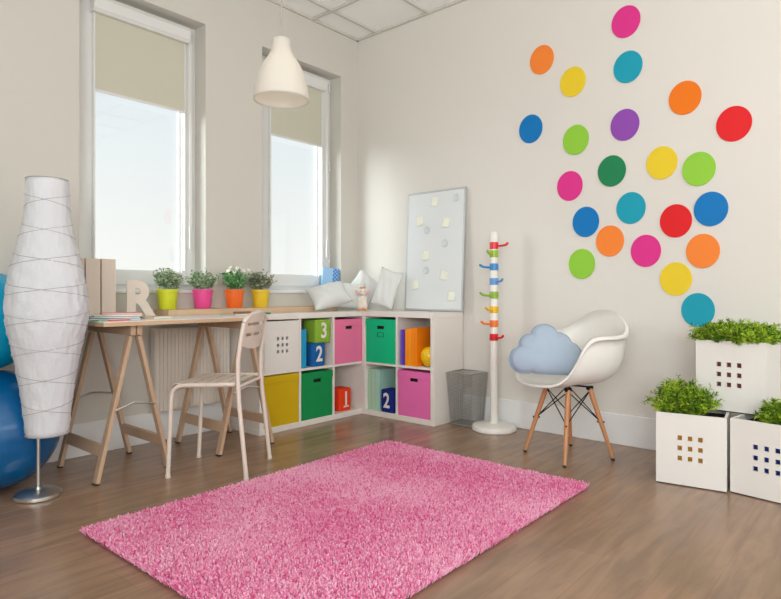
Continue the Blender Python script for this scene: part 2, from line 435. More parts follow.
# number cubes
def rounded_cube(bm, s, h, rad, z0=0):
    pts = []
    for cx, cy, a0 in ((1, 1, 0), (-1, 1, 90), (-1, -1, 180), (1, -1, 270)):
        for k in range(7):
            a = R(a0+15*k); pts.append((cx*(s/2-rad)+rad*math.cos(a), cy*(s/2-rad)+rad*math.sin(a)))
    n = len(pts); rings = []
    for sc, z in ((.93, 0), (.985, .004), (1, .012), (1.01, h*.5), (1, h-.012), (.985, h-.004), (.93, h)):
        rings.append([bm.verts.new((x*sc, y*sc, z0+z)) for x, y in pts])
    bm.faces.new(rings[0][::-1]); bm.faces.new(rings[-1])
    for i in range(len(rings)-1):
        for k in range(n): bm.faces.new((rings[i][k], rings[i][(k+1) % n], rings[i+1][(k+1) % n], rings[i+1][k]))
def number_cube(unit, k, row, dx, dy, s, h, rgb, num, label, z=0, face=0, numrgb=None, rzx=0):
    loc, rz = cell(unit, k, row, dx, dy)
    c = thing('number_cube', label, 'toy cube', (loc[0], loc[1], loc[2]+z), rz+rzx, 'soft number cubes in the shelves')
    bm = nb(); rounded_cube(bm, s, h, .022); obj('cube_body', bm, fab('cube_felt_%d_%d_%d' % rgb, rgb, .8, .5), c, 'all' and True)
    me = text_mesh(num, h*.92, .0012, .0035)
    me.transform(Matrix.Translation((0, -s/2-.0035, h/2)) @ Matrix.Rotation(R(90), 4, 'X') @ Matrix.Scale(.84, 4, (1, 0, 0)))
    if num == '1':
        b1 = bmesh.new(); b1.from_mesh(me); hh_ = h*.92
        box(b1, (-hh_*.16, -s/2-.0047, h/2-hh_*.365), (hh_*.18, -s/2-.0023, h/2-hh_*.295)); b1.to_mesh(me); b1.free()
    obj('number', me, M['num'], c, label='pale number %s' % num)
    return c
number_cube('L', 1, 1, .200, -.30, .14, .184, (18, 98, 168), '2', 'mid blue soft cube with a white number 2, underneath the green cube')
number_cube('L', 1, 1, .238, -.30, .165, .184, (140, 182, 60), '3', 'green soft cube with a white number 3, stacked on the blue cube', z=.1848)
number_cube('L', 2, 0, .165, -.28, .14, .184, (236, 62, 22), '1', 'red soft cube with a pale number 1, alone in a lower cube')
number_cube('R', 0, 0, .232, -.31, .14, .184, (16, 40, 128), '2', 'navy soft cube with a pale number 2, beside the pale green files')

# books and files
def book(name, loc, rz, w, d, h, rgb, label, cat='book', group=None, lying=False, parentless=True):
    """spine faces local -y, w = thickness (x), d = depth (y), h = height"""
    t = thing(name, label, cat, loc, rz, group)
    m = mat('cover_%d_%d_%d' % rgb, rgb, .45)
    bm = nb()
    box(bm, (-w/2, 0, 0), (-w/2+.002, d, h)); box(bm, (w/2-.002, 0, 0), (w/2, d, h)); box(bm, (-w/2+.002, 0, 0), (w/2-.002, .002, h))
    obj('cover', bm, m, t)
    bm = nb(); box(bm, (-w/2+.0022, .0022, .003), (w/2-.0022, d-.004, h-.004)); obj('page_block', bm, M['beige'], t)
    return t
loc, rz = cell('L', 1, 1, .030, -.385)
book('book', loc, rz, .048, .24, .30, (0, 150, 200), 'turquoise folder standing left of the green and blue number cubes', 'folder')
gb = 'books beside the yellow ball'
for dx, w, h, c, d, lb in ((.030, .016, .285, (120, 96, 190), .22, 'thin lilac book at the left end of the orange row'),
                      (.052, .024, .285, (92, 50, 190), .24, 'purple book between the lilac book and the orange books'),
                      (.086, .030, .292, (255, 150, 10), .25, 'orange book next to the purple book'),
                      (.1185, .030, .296, (255, 158, 12), .25, 'second orange book from the left, inside the orange row'),
                      (.1495, .028, .302, (252, 140, 8), .25, 'orange book third from the purple book'),
                      (.1785, .024, .305, (250, 138, 6), .25, 'orange book with its cover showing behind the yellow ball')):
    loc, rz = cell('R', 1, 1, dx, -.375); book('book', loc, rz, w, d, h, c, lb, group=gb)
loc, rz = cell('R', 1, 1, .235, -.11); book('book', (loc[0]+.0, loc[1], loc[2]), rz, .04, .09, .332, (70, 20, 90), 'dark purple binder rising behind the orange books', 'binder')
for dx, w, c, lb in ((.026, .042, (168, 202, 176), 'pale green file standing against the left side of its cube'), (.071, .042, (176, 212, 186), 'pale green file in the middle of three'),
                     (.116, .042, (168, 214, 200), 'mint file right beside the navy number cube')):
    loc, rz = cell('R', 0, 0, dx, -.36); book('file', loc, rz, w, .27, .34, c, lb, 'file', 'pale green files in the lower cube')
loc, rz = cell('R', 1, 1, .2635, -.31)
bm = nb(); bmesh.ops.create_uvsphere(bm, u_segments=32, v_segments=20, radius=.070)
bmesh.ops.translate(bm, vec=(0, 0, .070), verts=bm.verts[:])
o = obj('toy_ball', bm, mat('yellow_ball_vinyl', (240, 196, 20), .2), None, 'all'); o.location = (loc[0], loc[1], loc[2]); o.scale = (1, 1, 1.13)
tag(o, 'shiny yellow ball in front of the orange books', 'ball')

# ------------------------------------------------------------------ desk, trestles
DZ = UT
d = thing('desk_top', 'long pale desk top with bare wooden edges resting on two trestles', 'desk top', (-2.155, -.44, DZ-.025))
bm = nb(); box(bm, (-.535, -.30, 0), (.535, .30, .022), .001); obj('board', bm, M['pinex'], d, label='bare wood edged board')
bm = nb(); box(bm, (-.5345, -.2995, .0221), (.5345, .2995, .025)); obj('laminate', bm, M['desk'], d, label='pale laminate surface')

def trestle(x, label):
    t = thing('trestle', label, 'trestle', (x, 0, 0)); zt = DZ-.0255
    y0, y1 = -.655, -.165
    bm = nb(); box(bm, (-.034, y0-.035, zt-.055), (-.004, y1+.03, zt), .003); box(bm, (.004, y0-.035, zt-.055), (.034, y1+.03, zt), .003)
    obj('top_rail', bm, M['pine'], t)
    for sx in (-1, 1):
        for y in (y0, y1):
            bm = nb(); top = Vector((sx*.024, y, zt-.06)); bot = Vector((sx*.205, y, .008))
            dr = (top-bot); L = dr.length; ang = math.atan2(sx*(bot-top).x*1.0, -(bot-top).z)
            mx = Matrix.Translation(bot) @ Vector((0, 0, 1)).rotation_difference(dr).to_matrix().to_4x4()
            box(bm, (-.011, -.021, 0), (.011, .021, L), .002, mx); obj('leg', bm, M['pine'], t)
            bm = nb(); box(bm, (bot.x-.012, y-.020, 0), (bot.x+.012, y+.020, .0085), .002); obj('foot_pad', bm, M['black'], t)
        bm = nb(); z = .17; x2 = sx*(.205-.181*(z/(zt-.06))); mx = Matrix.Translation((x2, 0, z)) @ Matrix.Rotation(-sx*.23, 4, 'Y')
        box(bm, (-.009, y0+.021, -.032), (.009, y1-.021, .032), .002, mx); obj('lower_rail', bm, M['pine'], t)
    for y in (y0-.024, y1+.024):
        bm = nb(); z = .395; xx = .205-.181*(z/(zt-.06))
        tube(bm, [(-xx, y, z-.01), (-.01, y, z+.022)], .006, 6); tube(bm, [(-.01, y, z+.022), (0.01, y, z+.018), (xx, y, z+.0)], .006, 6)
        obj('metal_stay', bm, M['steel'], t)
    return t
trestle(-2.487, 'wooden A-shaped trestle under the left end of the desk')
trestle(-1.735, 'wooden A-shaped trestle under the right end of the desk, behind the chair')

bm = nb(); box(bm, (-2.03, -.205, DZ+.0005), (-.46, -.001, DZ+.041), .003)
tag(obj('window_shelf_board', bm, M['pinex']), 'long wooden board under the windows carrying the four flower pots', 'shelf board')
PZ = DZ+.0415

# magazine files at the desk's left end
def magfile(x, y, rz, label):
    t = thing('magazine_file', label, 'magazine file', (x, y, DZ+.0003), rz, 'white magazine files on the desk')
    w, dp, h = .084, .25, .36; th = .003
    bm = nb(); box(bm, (-w/2, 0, 0), (w/2, th, h), .001); obj('spine', bm, M['beige'], t)
    bm = nb()
    prof = [(th+.0002, 0), (dp, 0), (dp, .15), (.08, h), (th+.0002, h)]
    for s in (-w/2, w/2-th): prism(bm, prof, s, s+th, Matrix(((0, 0, 1, 0), (1, 0, 0, 0), (0, 1, 0, 0), (0, 0, 0, 1))))
    box(bm, (-w/2+th, th+.0002, 0), (w/2-th, dp, th)); box(bm, (-w/2+th, dp-th, th), (w/2-th, dp, .15))
    obj('file_body', bm, M['beige'], t)
magfile(-2.640, -.275, 0, 'white magazine file half hidden by the paper lamp, leftmost of three')
magfile(-2.5465, -.27, 0, 'white magazine file in the middle of three on the desk')
magfile(-2.4525, -.265, 0, 'rightmost white magazine file, nearest the letter R')

# letter R
t = thing('letter_block', 'white wooden letter R standing on the desk beside the yellow pot', 'letter', (-2.262, -.262, DZ+.0003), R(-22))
me = text_mesh('R', .305, .02, .013); me.transform(Matrix.Translation((0, 0, .0)) @ Matrix.Rotation(R(90), 4, 'X') @ Matrix.Scale(.88, 4, (1, 0, 0)))
zmin = min(v.co.z for v in me.vertices); me.transform(Matrix.Translation((0, 0, -zmin)))
o = obj('letter_body', me, M['beige'], t)

# flower pots
def leafcloud(bmname, n, r0, spread, hgt, leaf, c0, seedv, droop=.2, tilt=.6, z0=0, per=14, curl=0):
    rg = np.random.default_rng(seedv); V = []; F = []; A = []
    for s in range(n):
        a = rg.uniform(0, 2*PI); rr = r0*math.sqrt(rg.uniform()); base = np.array([rr*math.cos(a), rr*math.sin(a), z0])
        a2 = a+rg.normal(0, .5); out = rg.uniform(.15, 1)*spread*(.35+.65*rr/r0); hh = hgt*rg.uniform(.55, 1)*(1-.35*(rr/r0)**2)
        side = np.array([-math.sin(a2), math.cos(a2), 0]); dirv = np.array([math.cos(a2), math.sin(a2), 0])
        def P(t): return base+dirv*out*(t**1.4)+np.array([0, 0, hh*(t-droop*t*t)])
        for k in range(per):
            t = .25+.75*(k+rg.uniform())/per; p = P(t)
            phi = rg.uniform(0, 2*PI); el = rg.uniform(-.2, .95)
            dl = np.array([math.cos(phi)*math.cos(el), math.sin(phi)*math.cos(el), math.sin(el)])
            ll = leaf[0]*rg.uniform(.6, 1.2); ww = leaf[1]*rg.uniform(.7, 1.2)
            sd = np.cross(dl, rg.normal(size=3)); sd /= np.linalg.norm(sd)+1e-9
            i = len(V); up = np.cross(sd, dl)*ll*curl
            V += [p, p+dl*ll*.45+sd*ww/2+up, p+dl*ll, p+dl*ll*.45-sd*ww/2+up]; F.append((i, i+1, i+2, i+3)); q = rg.uniform(); A += [q]*4
        # the stem itself as a slim blade
        i = len(V); p0, p1, p2 = P(0), P(.5), P(.97); w = .0012
        V += [p0-side*w, p0+side*w, p1+side*w, p1-side*w, p2]; F += [(i, i+1, i+2, i+3), (i+3, i+2, i+4, i+4)]; A += [.2]*5
    F = [f if f[3] != f[2] else f for f in F]
    # degenerate quads become triangles: split everything into triangles
    T = []
    for f in F:
        T.append((f[0], f[1], f[2]))
        if f[3] != f[2]: T.append((f[0], f[2], f[3]))
    return fast(bmname, V, T, A)

M['herb'] = attr_mat('herb_leaves', (84, 122, 76), (206, 222, 186), .7, .3, trans=.15)
M['herb2'] = attr_mat('deep_green_leaves', (36, 116, 62), (150, 200, 130), .6, .3, trans=.15)
M['herb3'] = attr_mat('grey_leaves', (92, 108, 84), (190, 198, 168), .7, .3, trans=.15)
M['petal'] = mat('white_petals', (240, 238, 226), .7)
M['grass'] = attr_mat('planter_greens', (22, 88, 6), (186, 216, 60), .5, .3, trans=.15)
def pot(x, rgb, label, leafm, flowers=False, hh=.2, seedv=1):
    t = thing('potted_plant', label, 'potted plant', (x, -.105, PZ), 0, 'small potted plants on the window board')
    m = mat('pot_%d_%d_%d' % rgb, rgb, .4)
    h = .138
    bm = nb(); lathe(bm, [(0, 0), (.054, 0), (.057, .004), (.068, h-.022), (.0715, h-.02), (.0735, h), (.069, h), (.066, h-.02), (.062, h-.03), (0, h-.032)], 40)
    obj('flower_pot', bm, m, t, True)
    bm = nb(); lathe(bm, [(0, h-.012), (.066, h-.014)], 24); obj('soil', bm, M['soil'], t)
    obj('foliage', leafcloud('foliage', 58, .056, .085, hh, (.034, .016), None, seedv, z0=h-.012, per=9, curl=.15, droop=.15), leafm, t)
    if flowers:
        rg = random.Random(3); bm = nb()
        for k, (a, r, z) in enumerate(((-2.4, .045, .235), (-1.7, .02, .262), (-1.2, .062, .245), (.2, .05, .262), (-2.9, .075, .242), (-.6, .085, .252), (2.2, .04, .27))):
            c = Vector((r*1.1*math.cos(a), r*1.1*math.sin(a)-.02, z+.035)); nrm = Vector((math.cos(a)*.5-.35, math.sin(a)*.5-.5, .7)).normalized()
            q = Vector((0, 0, 1)).rotation_difference(nrm).to_matrix().to_4x4()
            for j in range(7):
                an = 2*PI*j/7
                mx = Matrix.Translation(c) @ q @ Matrix.Rotation(an, 4, 'Z')
                prism(bm, [(.002, -.002), (.012, -.006), (.017, 0), (.012, .006), (.002, .002)], 0, .0012, mx)
            tube(bm, [c, Vector((c.x*.5, c.y*.5, h))], .0008, 5)
        obj('blossoms', bm, M['petal'], t, label='small white blossoms')
pot(-1.985, (206, 214, 40), 'lime yellow pot with a leafy herb, nearest the letter R', M['herb'], seedv=11)
pot(-1.715, (232, 78, 150), 'pink pot with a leafy herb, second from the letter R', M['herb'], seedv=12)
pot(-1.447, (244, 112, 38), 'orange pot with white blossoms', M['herb2'], True, .21, 13)
pot(-1.208, (234, 200, 44), 'golden yellow pot with grey green sprigs, right of the orange pot', M['herb3'], seedv=14)

# books on the desk
def flat_book(loc, rz, w, d, h, rgb, label, name='book', cat='book', group=None):
    t = thing(name, label, cat, loc, rz, group); m = mat('cover_%s_%d_%d_%d' % ((name,)+rgb), rgb, .45)
    bm = nb(); box(bm, (-w/2, -d/2, 0), (w/2, d/2, .0015)); box(bm, (-w/2, -d/2, h-.0015), (w/2, d/2, h)); box(bm, (-w/2, -d/2, .0015), (-w/2+.002, d/2, h-.0015))
    obj('cover', bm, m, t)
    bm = nb(); box(bm, (-w/2+.0022, -d/2+.003, .0017), (w/2-.003, d/2-.003, h-.0017)); obj('page_block', bm, M['note'], t)
    return t
g = 'pile of books on the desk'; bx, by = -2.520, -.505; z = DZ+.0003
flat_book((bx, by, z), R(-26), .27, .17, .011, (30, 92, 160), 'blue book at the bottom of the desk pile', group=g)
flat_book((bx+.004, by+.004, z+.0113), R(-28), .26, .165, .010, (24, 84, 150), 'dark blue book second from the bottom of the desk pile', group=g)
flat_book((bx+.02, by+.01, z+.0216), R(-24), .25, .16, .010, (226, 208, 150), 'pale yellow book in the desk pile, under the pink one', group=g)
flat_book((bx+.03, by+.0, z+.0319), R(-20), .21, .15, .008, (226, 92, 128), 'pink booklet on top of the desk pile', group=g)
flat_book((bx+.225, by-.02, z), R(24), .17, .12, .014, (206, 186, 160), 'small cream notebook lying to the right of the book pile', 'notebook', 'notebook')
bm = nb(); tube(bm, [(-.055, 0, .006), (.055, 0, .006)], .0045, 6); tube(bm, [(.055, 0, .006), (.07, 0, .006)], [.0045, .001], 6)
o = obj('pencil', bm, mat('red_pencil', (214, 66, 62), .4)); o.location = (-2.585, -.685, DZ); o.rotation_euler = (0, 0, R(-8)); tag(o, 'red pencil lying at the front left edge of the desk', 'pencil')
flat_book((-2.636, -.60, z), R(12), .10, .07, .006, (80, 160, 120), 'small green card at the desk corner', 'card', 'card')
flat_book((-1.63, -.43, z), R(8), .21, .15, .010, (196, 186, 172), 'grey notebook on the desk behind the chair', 'notebook', 'notebook')
bm = nb(); box(bm, (-.075, -.012, 0), (.075, .012, .014), .003)
o = obj('pencil_case', bm, mat('brown_case', (150, 104, 86), .5)); o.location = (-1.60, -.42, DZ+.0106); o.rotation_euler = (0, 0, R(10)); tag(o, 'thin brown pencil case on the grey notebook', 'pencil case')
# green scissors on the shelf unit
sc = thing('scissors', 'green handled scissors near the front edge of the shelf unit', 'scissors', (-1.352, -.395, UT+.0003), R(20))
bm = nb()
for s in (-1, 1):
    pts = [(-.045+.028*math.cos(a), s*.02+.016*math.sin(a), .007) for a in [2*PI*k/16 for k in range(16)]]
    tube(bm, pts, .0062, 8, closed=True)
tube(bm, [(-.02, .012, .007), (.01, -.003, .007)], .006, 8); tube(bm, [(-.02, -.012, .007), (.01, .003, .007)], .006, 8)
obj('handle', bm, mat('green_plastic', (18, 160, 104), .35), sc, True)
bm = nb(); prism(bm, [(.008, -.006), (.085, -.001), (.085, .001), (.008, .006)], .004, .009); obj('blade', bm, M['steel'], sc)

# ------------------------------------------------------------------ metal chair at the desk
ch = thing('metal_chair', 'cream slatted metal chair drawn up to the desk', 'chair', (-2.079, -.898, 0), R(125.4))
def bend(p0, p1, p2, r, n=6):
    p0, p1, p2 = map(Vector, (p0, p1, p2)); a = (p0-p1).normalized(); c = (p2-p1).normalized(); A = p1+a*r; C_ = p1+c*r
    return [A.lerp(p1, t).lerp(p1.lerp(C_, t), t) for t in [k/n for k in range(n+1)]]
wy = .207
for s in (-1, 1):
    y = s*wy
    bm = nb(); path = [(.228, y*1.0, .012)]+bend((.228, y, .012), (.205, y, .512), (-.15, y*.97, .522), .07)+[(-.155, y*.97, .522)]
    tube(bm, path, .0125, 12); obj('leg', bm, M['cream'], ch, True)
    bm = nb(); lathe(bm, [(0, 0), (.014, 0), (.015, .014), (0, .0145)], 12, (.228, y, 0)); obj('foot_cap', bm, M['cream'], ch)
    bm = nb(); path = [(-.222, y*1.04, .012), (-.178, y, .42), (-.17, y*.98, .53), (-.170, y*.97, .66), (-.186, y*.95, .78), (-.200, y*.90, .862)]
    # rounded shoulder to the top rail
    tube(bm, path, .0125, 12); obj('leg', bm, M['cream'], ch, True)
    bm = nb(); lathe(bm, [(0, 0), (.014, 0), (.015, .014), (0, .0145)], 12, (-.222, y*1.04, 0)); obj('foot_cap', bm, M['cream'], ch)
bm = nb(); tp = []
p0 = Vector((-.200, wy*.90, .862)); p1 = Vector((-.208, wy*.82, .905)); p2 = Vector((-.222, 0, .912)); p3 = Vector((-.208, -wy*.82, .905)); p4 = Vector((-.200, -wy*.90, .862))
for a, b_, c_ in ((p0, p1, p2), (p2, p3, p4)):
    for k in range(10):
        t = k/9; tp.append(a.lerp(b_, t).lerp(b_.lerp(c_, t), t))
del tp[10]
tube(bm, tp, .0125, 12); obj('top_rail', bm, M['cream'], ch, True)
# seat of cross slats
bm = nb(); nS = 6; x0, x1 = -.145, .215
for k in range(nS):
    a = x0+(x1-x0)*k/nS+.006; b_ = x0+(x1-x0)*(k+1)/nS-.006
    za = .524; 
    if k < nS-1: box(bm, (a, -wy+.002, za-.002), (b_, wy-.002, za+.001), .001)
    else:
        q = [(a, .525), (a+.025, .524), (a+.042, .515), (a+.052, .500), (a+.050, .470), (a+.048, .470), (a+.050, .5), (a+.040, .512), (a+.024, .521), (a, .522)]
        prism(bm, q, -wy+.006, wy-.006, Matrix(((1, 0, 0, 0), (0, 0, 1, 0), (0, 1, 0, 0), (0, 0, 0, 1))))
box(bm, (x0, -wy+.002, .521), (x1-.02, -wy+.028, .5225)); box(bm, (x0, wy-.028, .521), (x1-.02, wy-.002, .5225)); box(bm, (x0, -.01, .520), (x1-.02, .01, .5218))
obj('seat', bm, M['cream'], ch)
bm = nb(); tube(bm, [(-.168, -wy*.97, .505), (-.168, wy*.97, .505)], .009, 10); obj('cross_rail', bm, M['cream'], ch, True)
# backrest sheet with slots, curved
bm = nb(); yb = [-.198, -.150, -.085, -.06, -.055, .055, .06, .085, .150, .198]
yb = [-.19, -.15, -.07, -.05, .05, .07, .15, .19]; zb = [.705, .782, .800, .842, .858, .905]
holed(bm, yb, zb, {(1, 1), (3, 1), (5, 1), (1, 3), (2, 3), (3, 3), (4, 3), (5, 3)}, -.0012, .0012)
bmesh.ops.subdivide_edges(bm, edges=[e for e in bm.edges if abs(e.verts[0].co.x-e.verts[1].co.x) > .03], cuts=3, use_grid_fill=True)
for v in bm.verts:
    y, t, z = v.co.x, v.co.y, v.co.z
    if z < .71: z = .705+.03*(abs(y)/.19)**2
    xb = -.171-.014*max(0, (z-.66)/.12) if z < .78 else -.186-.020*(z-.78)/.1
    x = xb-.022*(1-(y/.19)**2)+t
    k = 1 if z < .86 else 1-.1*(z-.86)/.045
    v.co = Vector((x, y*k, z))
obj('backrest', bm, M['cream'], ch)

# ------------------------------------------------------------------ moulded armchair
ac = thing('armchair', 'white moulded shell armchair with splayed wooden legs and black wire bracing', 'chair', (-.505, -2.322, 0), R(155))
rim = [(0, (.285, 0, .470)), (20, (.275, .13, .478)), (36, (.245, .205, .500)), (48, (.205, .245, .550)), (58, (.165, .270, .625)), (68, (.130, .290, .705)), (80, (.080, .302, .758)),
       (95, (0, .308, .772)), (115, (-.11, .305, .772)), (135, (-.22, .275, .785)), (150, (-.285, .22, .835)), (162, (-.31, .14, .888)), (172, (-.318, .07, .908)), (180, (-.32, 0, .912))]
def rimat(a):
    a = abs(((a+180) % 360)-180); 
    for i in range(len(rim)-1):
        a0, p0 = rim[i]; a1, p1 = rim[i+1]
        if a0 <= a <= a1:
            t = (a-a0)/(a1-a0)
            def g(j, c): return rim[max(0, min(len(rim)-1, j))][1][c]
            out = []
            for c in range(3):
                m0 = (g(i+1, c)-g(i-1, c))/2 if i > 0 else ((0 if c != 1 else g(1, c)-g(0, c)))
                m1 = (g(i+2, c)-g(i, c))/2 if i < len(rim)-2 else ((0 if c != 1 else g(i+1, c)-g(i, c)))
                t2, t3 = t*t, t*t*t
                out.append((2*t3-3*t2+1)*p0[c]+(t3-2*t2+t)*m0+(-2*t3+3*t2)*p1[c]+(t3-t2)*m1)
            return Vector(out)
bm = nb(); NA, NT = 96, 18; Bc = Vector((.0, 0, .462)); cv = bm.verts.new(Bc); rings = []
for j in range(1, NT+3):
    ring = []
    for i in range(NA):
        a = 360*i/NA; aa = abs(((a+180) % 360)-180); P = rimat(a); sgn = 1 if a <= 180 else -1; P.y *= sgn
        hgt = P.z-Bc.z; back = max(0, min(1, (aa-30)/45)); back = back*back*(3-2*back)
        if j <= NT:
            t = j/NT; ph = t*PI/2
            kx = math.sin(ph)**(.85) if back > 0 else math.sin(ph)
            kx = (1-back)*t + back*math.sin(ph)**.62
            kz = (1-back)*(t**3) + back*(1-math.cos(ph)**.62)
            inset = 1-.07*back
            q = Vector((Bc.x+(P.x-Bc.x)*kx*inset, P.y*kx*inset, Bc.z+hgt*kz))
            # seat dish
            if back < 1: q.z += (1-back)*(-.012*math.sin(PI*t))
        else:
            s = (j-NT)/2
            q = Vector((Bc.x+(P.x-Bc.x)*(1-.07*back*(1-s)), P.y*(1-.07*back*(1-s)), P.z-(.006*s+.016*s*s)*back-.014*s*(1-back)))
            if back < 1: q.x += .006*s*(1-back)
        ring.append(bm.verts.new(q))
    rings.append(ring)
for i in range(NA): bm.faces.new((cv, rings[0][i], rings[0][(i+1) % NA]))
for j in range(len(rings)-1):
    for i in range(NA): bm.faces.new((rings[j][i], rings[j][(i+1) % NA], rings[j+1][(i+1) % NA], rings[j+1][i]))
sh = obj('seat_shell', bm, M['shell'], ac, 'all')
md = sh.modifiers.new('thick', 'SOLIDIFY'); md.thickness = .006; md.offset = 0
legs = {}
for sx in (1, -1):
    for sy in (1, -1):
        bm = nb(); top = Vector((sx*.085, sy*.10, .432)); bot = Vector((sx*.187, sy*.188, .012))
        tube(bm, [bot, bot.lerp(top, .5), top], [.0105, .0145, .0165], 14); obj('leg', bm, M['beech'], ac, True)
        bm = nb(); lathe(bm, [(0, 0), (.011, 0), (.0115, .012), (0, .0125)], 12, (bot.x, bot.y, 0)); obj('leg_glide', bm, M['rubber'], ac)
        legs[(sx, sy)] = (bot, top)
bm = nb(); cs = [(1, 1), (1, -1), (-1, -1), (-1, 1)]
for i in range(4):
    a, b_ = cs[i], cs[(i+1) % 4]
    for p, q in ((a, b_), (b_, a)):
        lo = legs[p][0].lerp(legs[p][1], .52); hi = legs[q][0].lerp(legs[q][1], .98)
        tube(bm, [lo, hi], .0035, 7)
    for p in (a,):
        lo = legs[p][0].lerp(legs[p][1], .52); n_ = Vector((p[0], p[1], 0)).normalized()
        tube(bm, [lo-n_*.022, lo+n_*.022], .006, 7)
obj('wire_bracing', bm, M['dmetal'], ac)
bm = nb()
for sx, sy in cs:
    tp_ = legs[(sx, sy)][1]; box(bm, (tp_.x-.02, tp_.y-.012, .425), (tp_.x+.02, tp_.y+.012, .449), .003)
    tube(bm, [tp_+Vector((0, 0, .01)), (sx*.04, sy*.05, .446), (0, 0, .446)], .006, 7)
obj('mount_bracket', bm, M['dmetal'], ac)

# cloud cushion on the armchair
def star_cushion(bm, outline, T, nr=14):
    n = len(outline); c = [bm.verts.new((0, T, 0)), bm.verts.new((0, -T, 0))]; prev = [None, None]; edge = None
    for j in range(1, nr+1):
        t = j/nr; cur = []
        for s in (0, 1):
            if j == nr and s == 1: cur.append(cur[0]); continue
            th = T*(1-t**2.6)**.62*(1 if s == 0 else -1)
            w_ = t**2.2; ring = []
            for i_, (x, z) in enumerate(outline):
                an = 2*PI*i_/n; ex_, ez_ = .19*math.cos(an), .13*math.sin(an)
                xx, zz_ = (x*w_+ex_*(1-w_))*t, (z*w_+ez_*(1-w_))*t
                ring.append(bm.verts.new((xx, th+.004*math.sin(38*xx+8*zz_)*(1-t*t)*(1 if s == 0 else -1)+.010*noise.noise(Vector((xx*14, zz_*9, s)))*(1-t*t), zz_)))
            cur.append(ring)
        for s in (0, 1):
            for i in range(n):
                i2 = (i+1) % n
                if j == 1: bm.faces.new((c[s], cur[s][i], cur[s][i2]))
                else: bm.faces.new((prev[s][i], prev[s][i2], cur[s][i2], cur[s][i]))
        prev = cur
def cloud_outline(W, Hh, n=140):
    circ = [(-.40, -.16, .25), (-.26, .10, .22), (-.02, .27, .25), (.22, .14, .24), (.42, -.0, .20), (.42, -.2, .22), (-.05, -.08, .36), (.2, -.14, .34)]
    pts = []
    for k in range(n):
        a = 2*PI*k/n; dx, dz = math.cos(a), math.sin(a); best = .02
        for cx, cz, r in circ:
            b_ = dx*cx+dz*cz; disc = b_*b_-(cx*cx+cz*cz-r*r)
            if disc > 0: best = max(best, b_+math.sqrt(disc))
        x, z = dx*best, dz*best; z = max(z, -.40+.03*x*x); pts.append((x*W/1.24, z*Hh/.98))
    return pts
cl = thing('cloud_cushion', 'light blue cloud shaped cushion lying in the white armchair', 'cushion', (-.700, -2.270, .664))
cl.rotation_euler = (R(-14), R(3), R(-46))
bm = nb(); ol = cloud_outline(.435, .325); star_cushion(bm, ol, .068)
obj('cushion_body', bm, M['cloud'], cl, 'all')
bm = nb(); tube(bm, [(x*1.004, 0, z*1.004) for x, z in ol], .0038, 6, closed=True); obj('piping', bm, mat('piping_blue', (140, 166, 192), .9), cl, 'all')

# ------------------------------------------------------------------ white cushions and toy
def cushion(label, loc, rot, w, h, T, name='cushion', g='white cushions on the shelf unit'):
    bm = nb(); N = 18; G = {}
    for s in (1, -1):
        for i in range(N+1):
            for j in range(N+1):
                u = -1+2*i/N; v = -1+2*j/N; edge = i in (0, N) or j in (0, N)
                if s == -1 and edge: G[(s, i, j)] = G[(1, i, j)]; continue
                th = T*((1-abs(u)**2.4)*(1-abs(v)**2.4))**.55
                pu = 1-.10*(1-v*v); pv = 1-.10*(1-u*u)
                # pull edges in between the corners
                x = w/2*u*(1-.09*(1-v*v)*abs(u)); z = h/2*v*(1-.09*(1-u*u)*abs(v))
                wr = .006*math.sin(9*u+5*v+loc[0]*30)*(1-u*u)*(1-v*v)
                G[(s, i, j)] = bm.verts.new((x, s*th+wr, z))
    for s in (1, -1):
        for i in range(N):
            for j in range(N): bm.faces.new((G[(s, i, j)], G[(s, i+1, j)], G[(s, i+1, j+1)], G[(s, i, j+1)]))
    o = obj(name, bm, M['fabric'], None, 'all'); o.location = loc; o.rotation_euler = rot
    return tag(o, label, 'cushion', g)
cushion('plump white cushion lying lowest, at the left end of the cushion pile', (-.655, -.300, UT+.134), (R(-46), R(-14), R(-28)), .33, .25, .078)
cushion('white cushion leaning between the plump cushion and the toy lamb', (-.395, -.275, UT+.132), (R(-22), R(6), R(-40)), .27, .25, .05)
cushion('white cushion standing on its corner behind the toy lamb', (-.175, -.240, UT+.192), (R(-8), R(38), R(-48)), .26, .27, .045)
cushion('white cushion standing upright right of the toy lamb', (-.215, -.555, UT+.192), (R(-10), R(17), R(-58)), .20, .345, .055)

lamb = thing('plush_lamb', 'small white plush lamb with orange feet sitting in front of the cushions', 'soft toy', (-.40, -.44, UT+.0005), R(-42))
bm = nb()
for c, r, s in (((0, 0, .062), .036, (1, .9, 1.35)), ((0, .0, .105), .026, (1, .9, 1.3)), ((0, -.006, .163), .034, (1, .95, 1.05)), ((0, -.032, .150), .019, (1, 1.1, .9)),
                ((-.026, -.012, .045), .017, (1, 1, 2.1)), ((.026, -.012, .045), .017, (1, 1, 2.1)), ((-.03, -.012, .1), .011, (1, 1, 2.2)), ((.03, -.012, .1), .011, (1, 1, 2.2))):
    bmesh.ops.create_icosphere(bm, subdivisions=3, radius=r, matrix=Matrix.Translation(c) @ Matrix.Diagonal((*s, 1)))
o = obj('body', bm, M['plush'], lamb, 'all'); md = o.modifiers.new('r', 'REMESH'); md.mode = 'VOXEL'; md.voxel_size = .005; md.use_smooth_shade = True
sm = o.modifiers.new('s', 'SMOOTH'); sm.iterations = 4
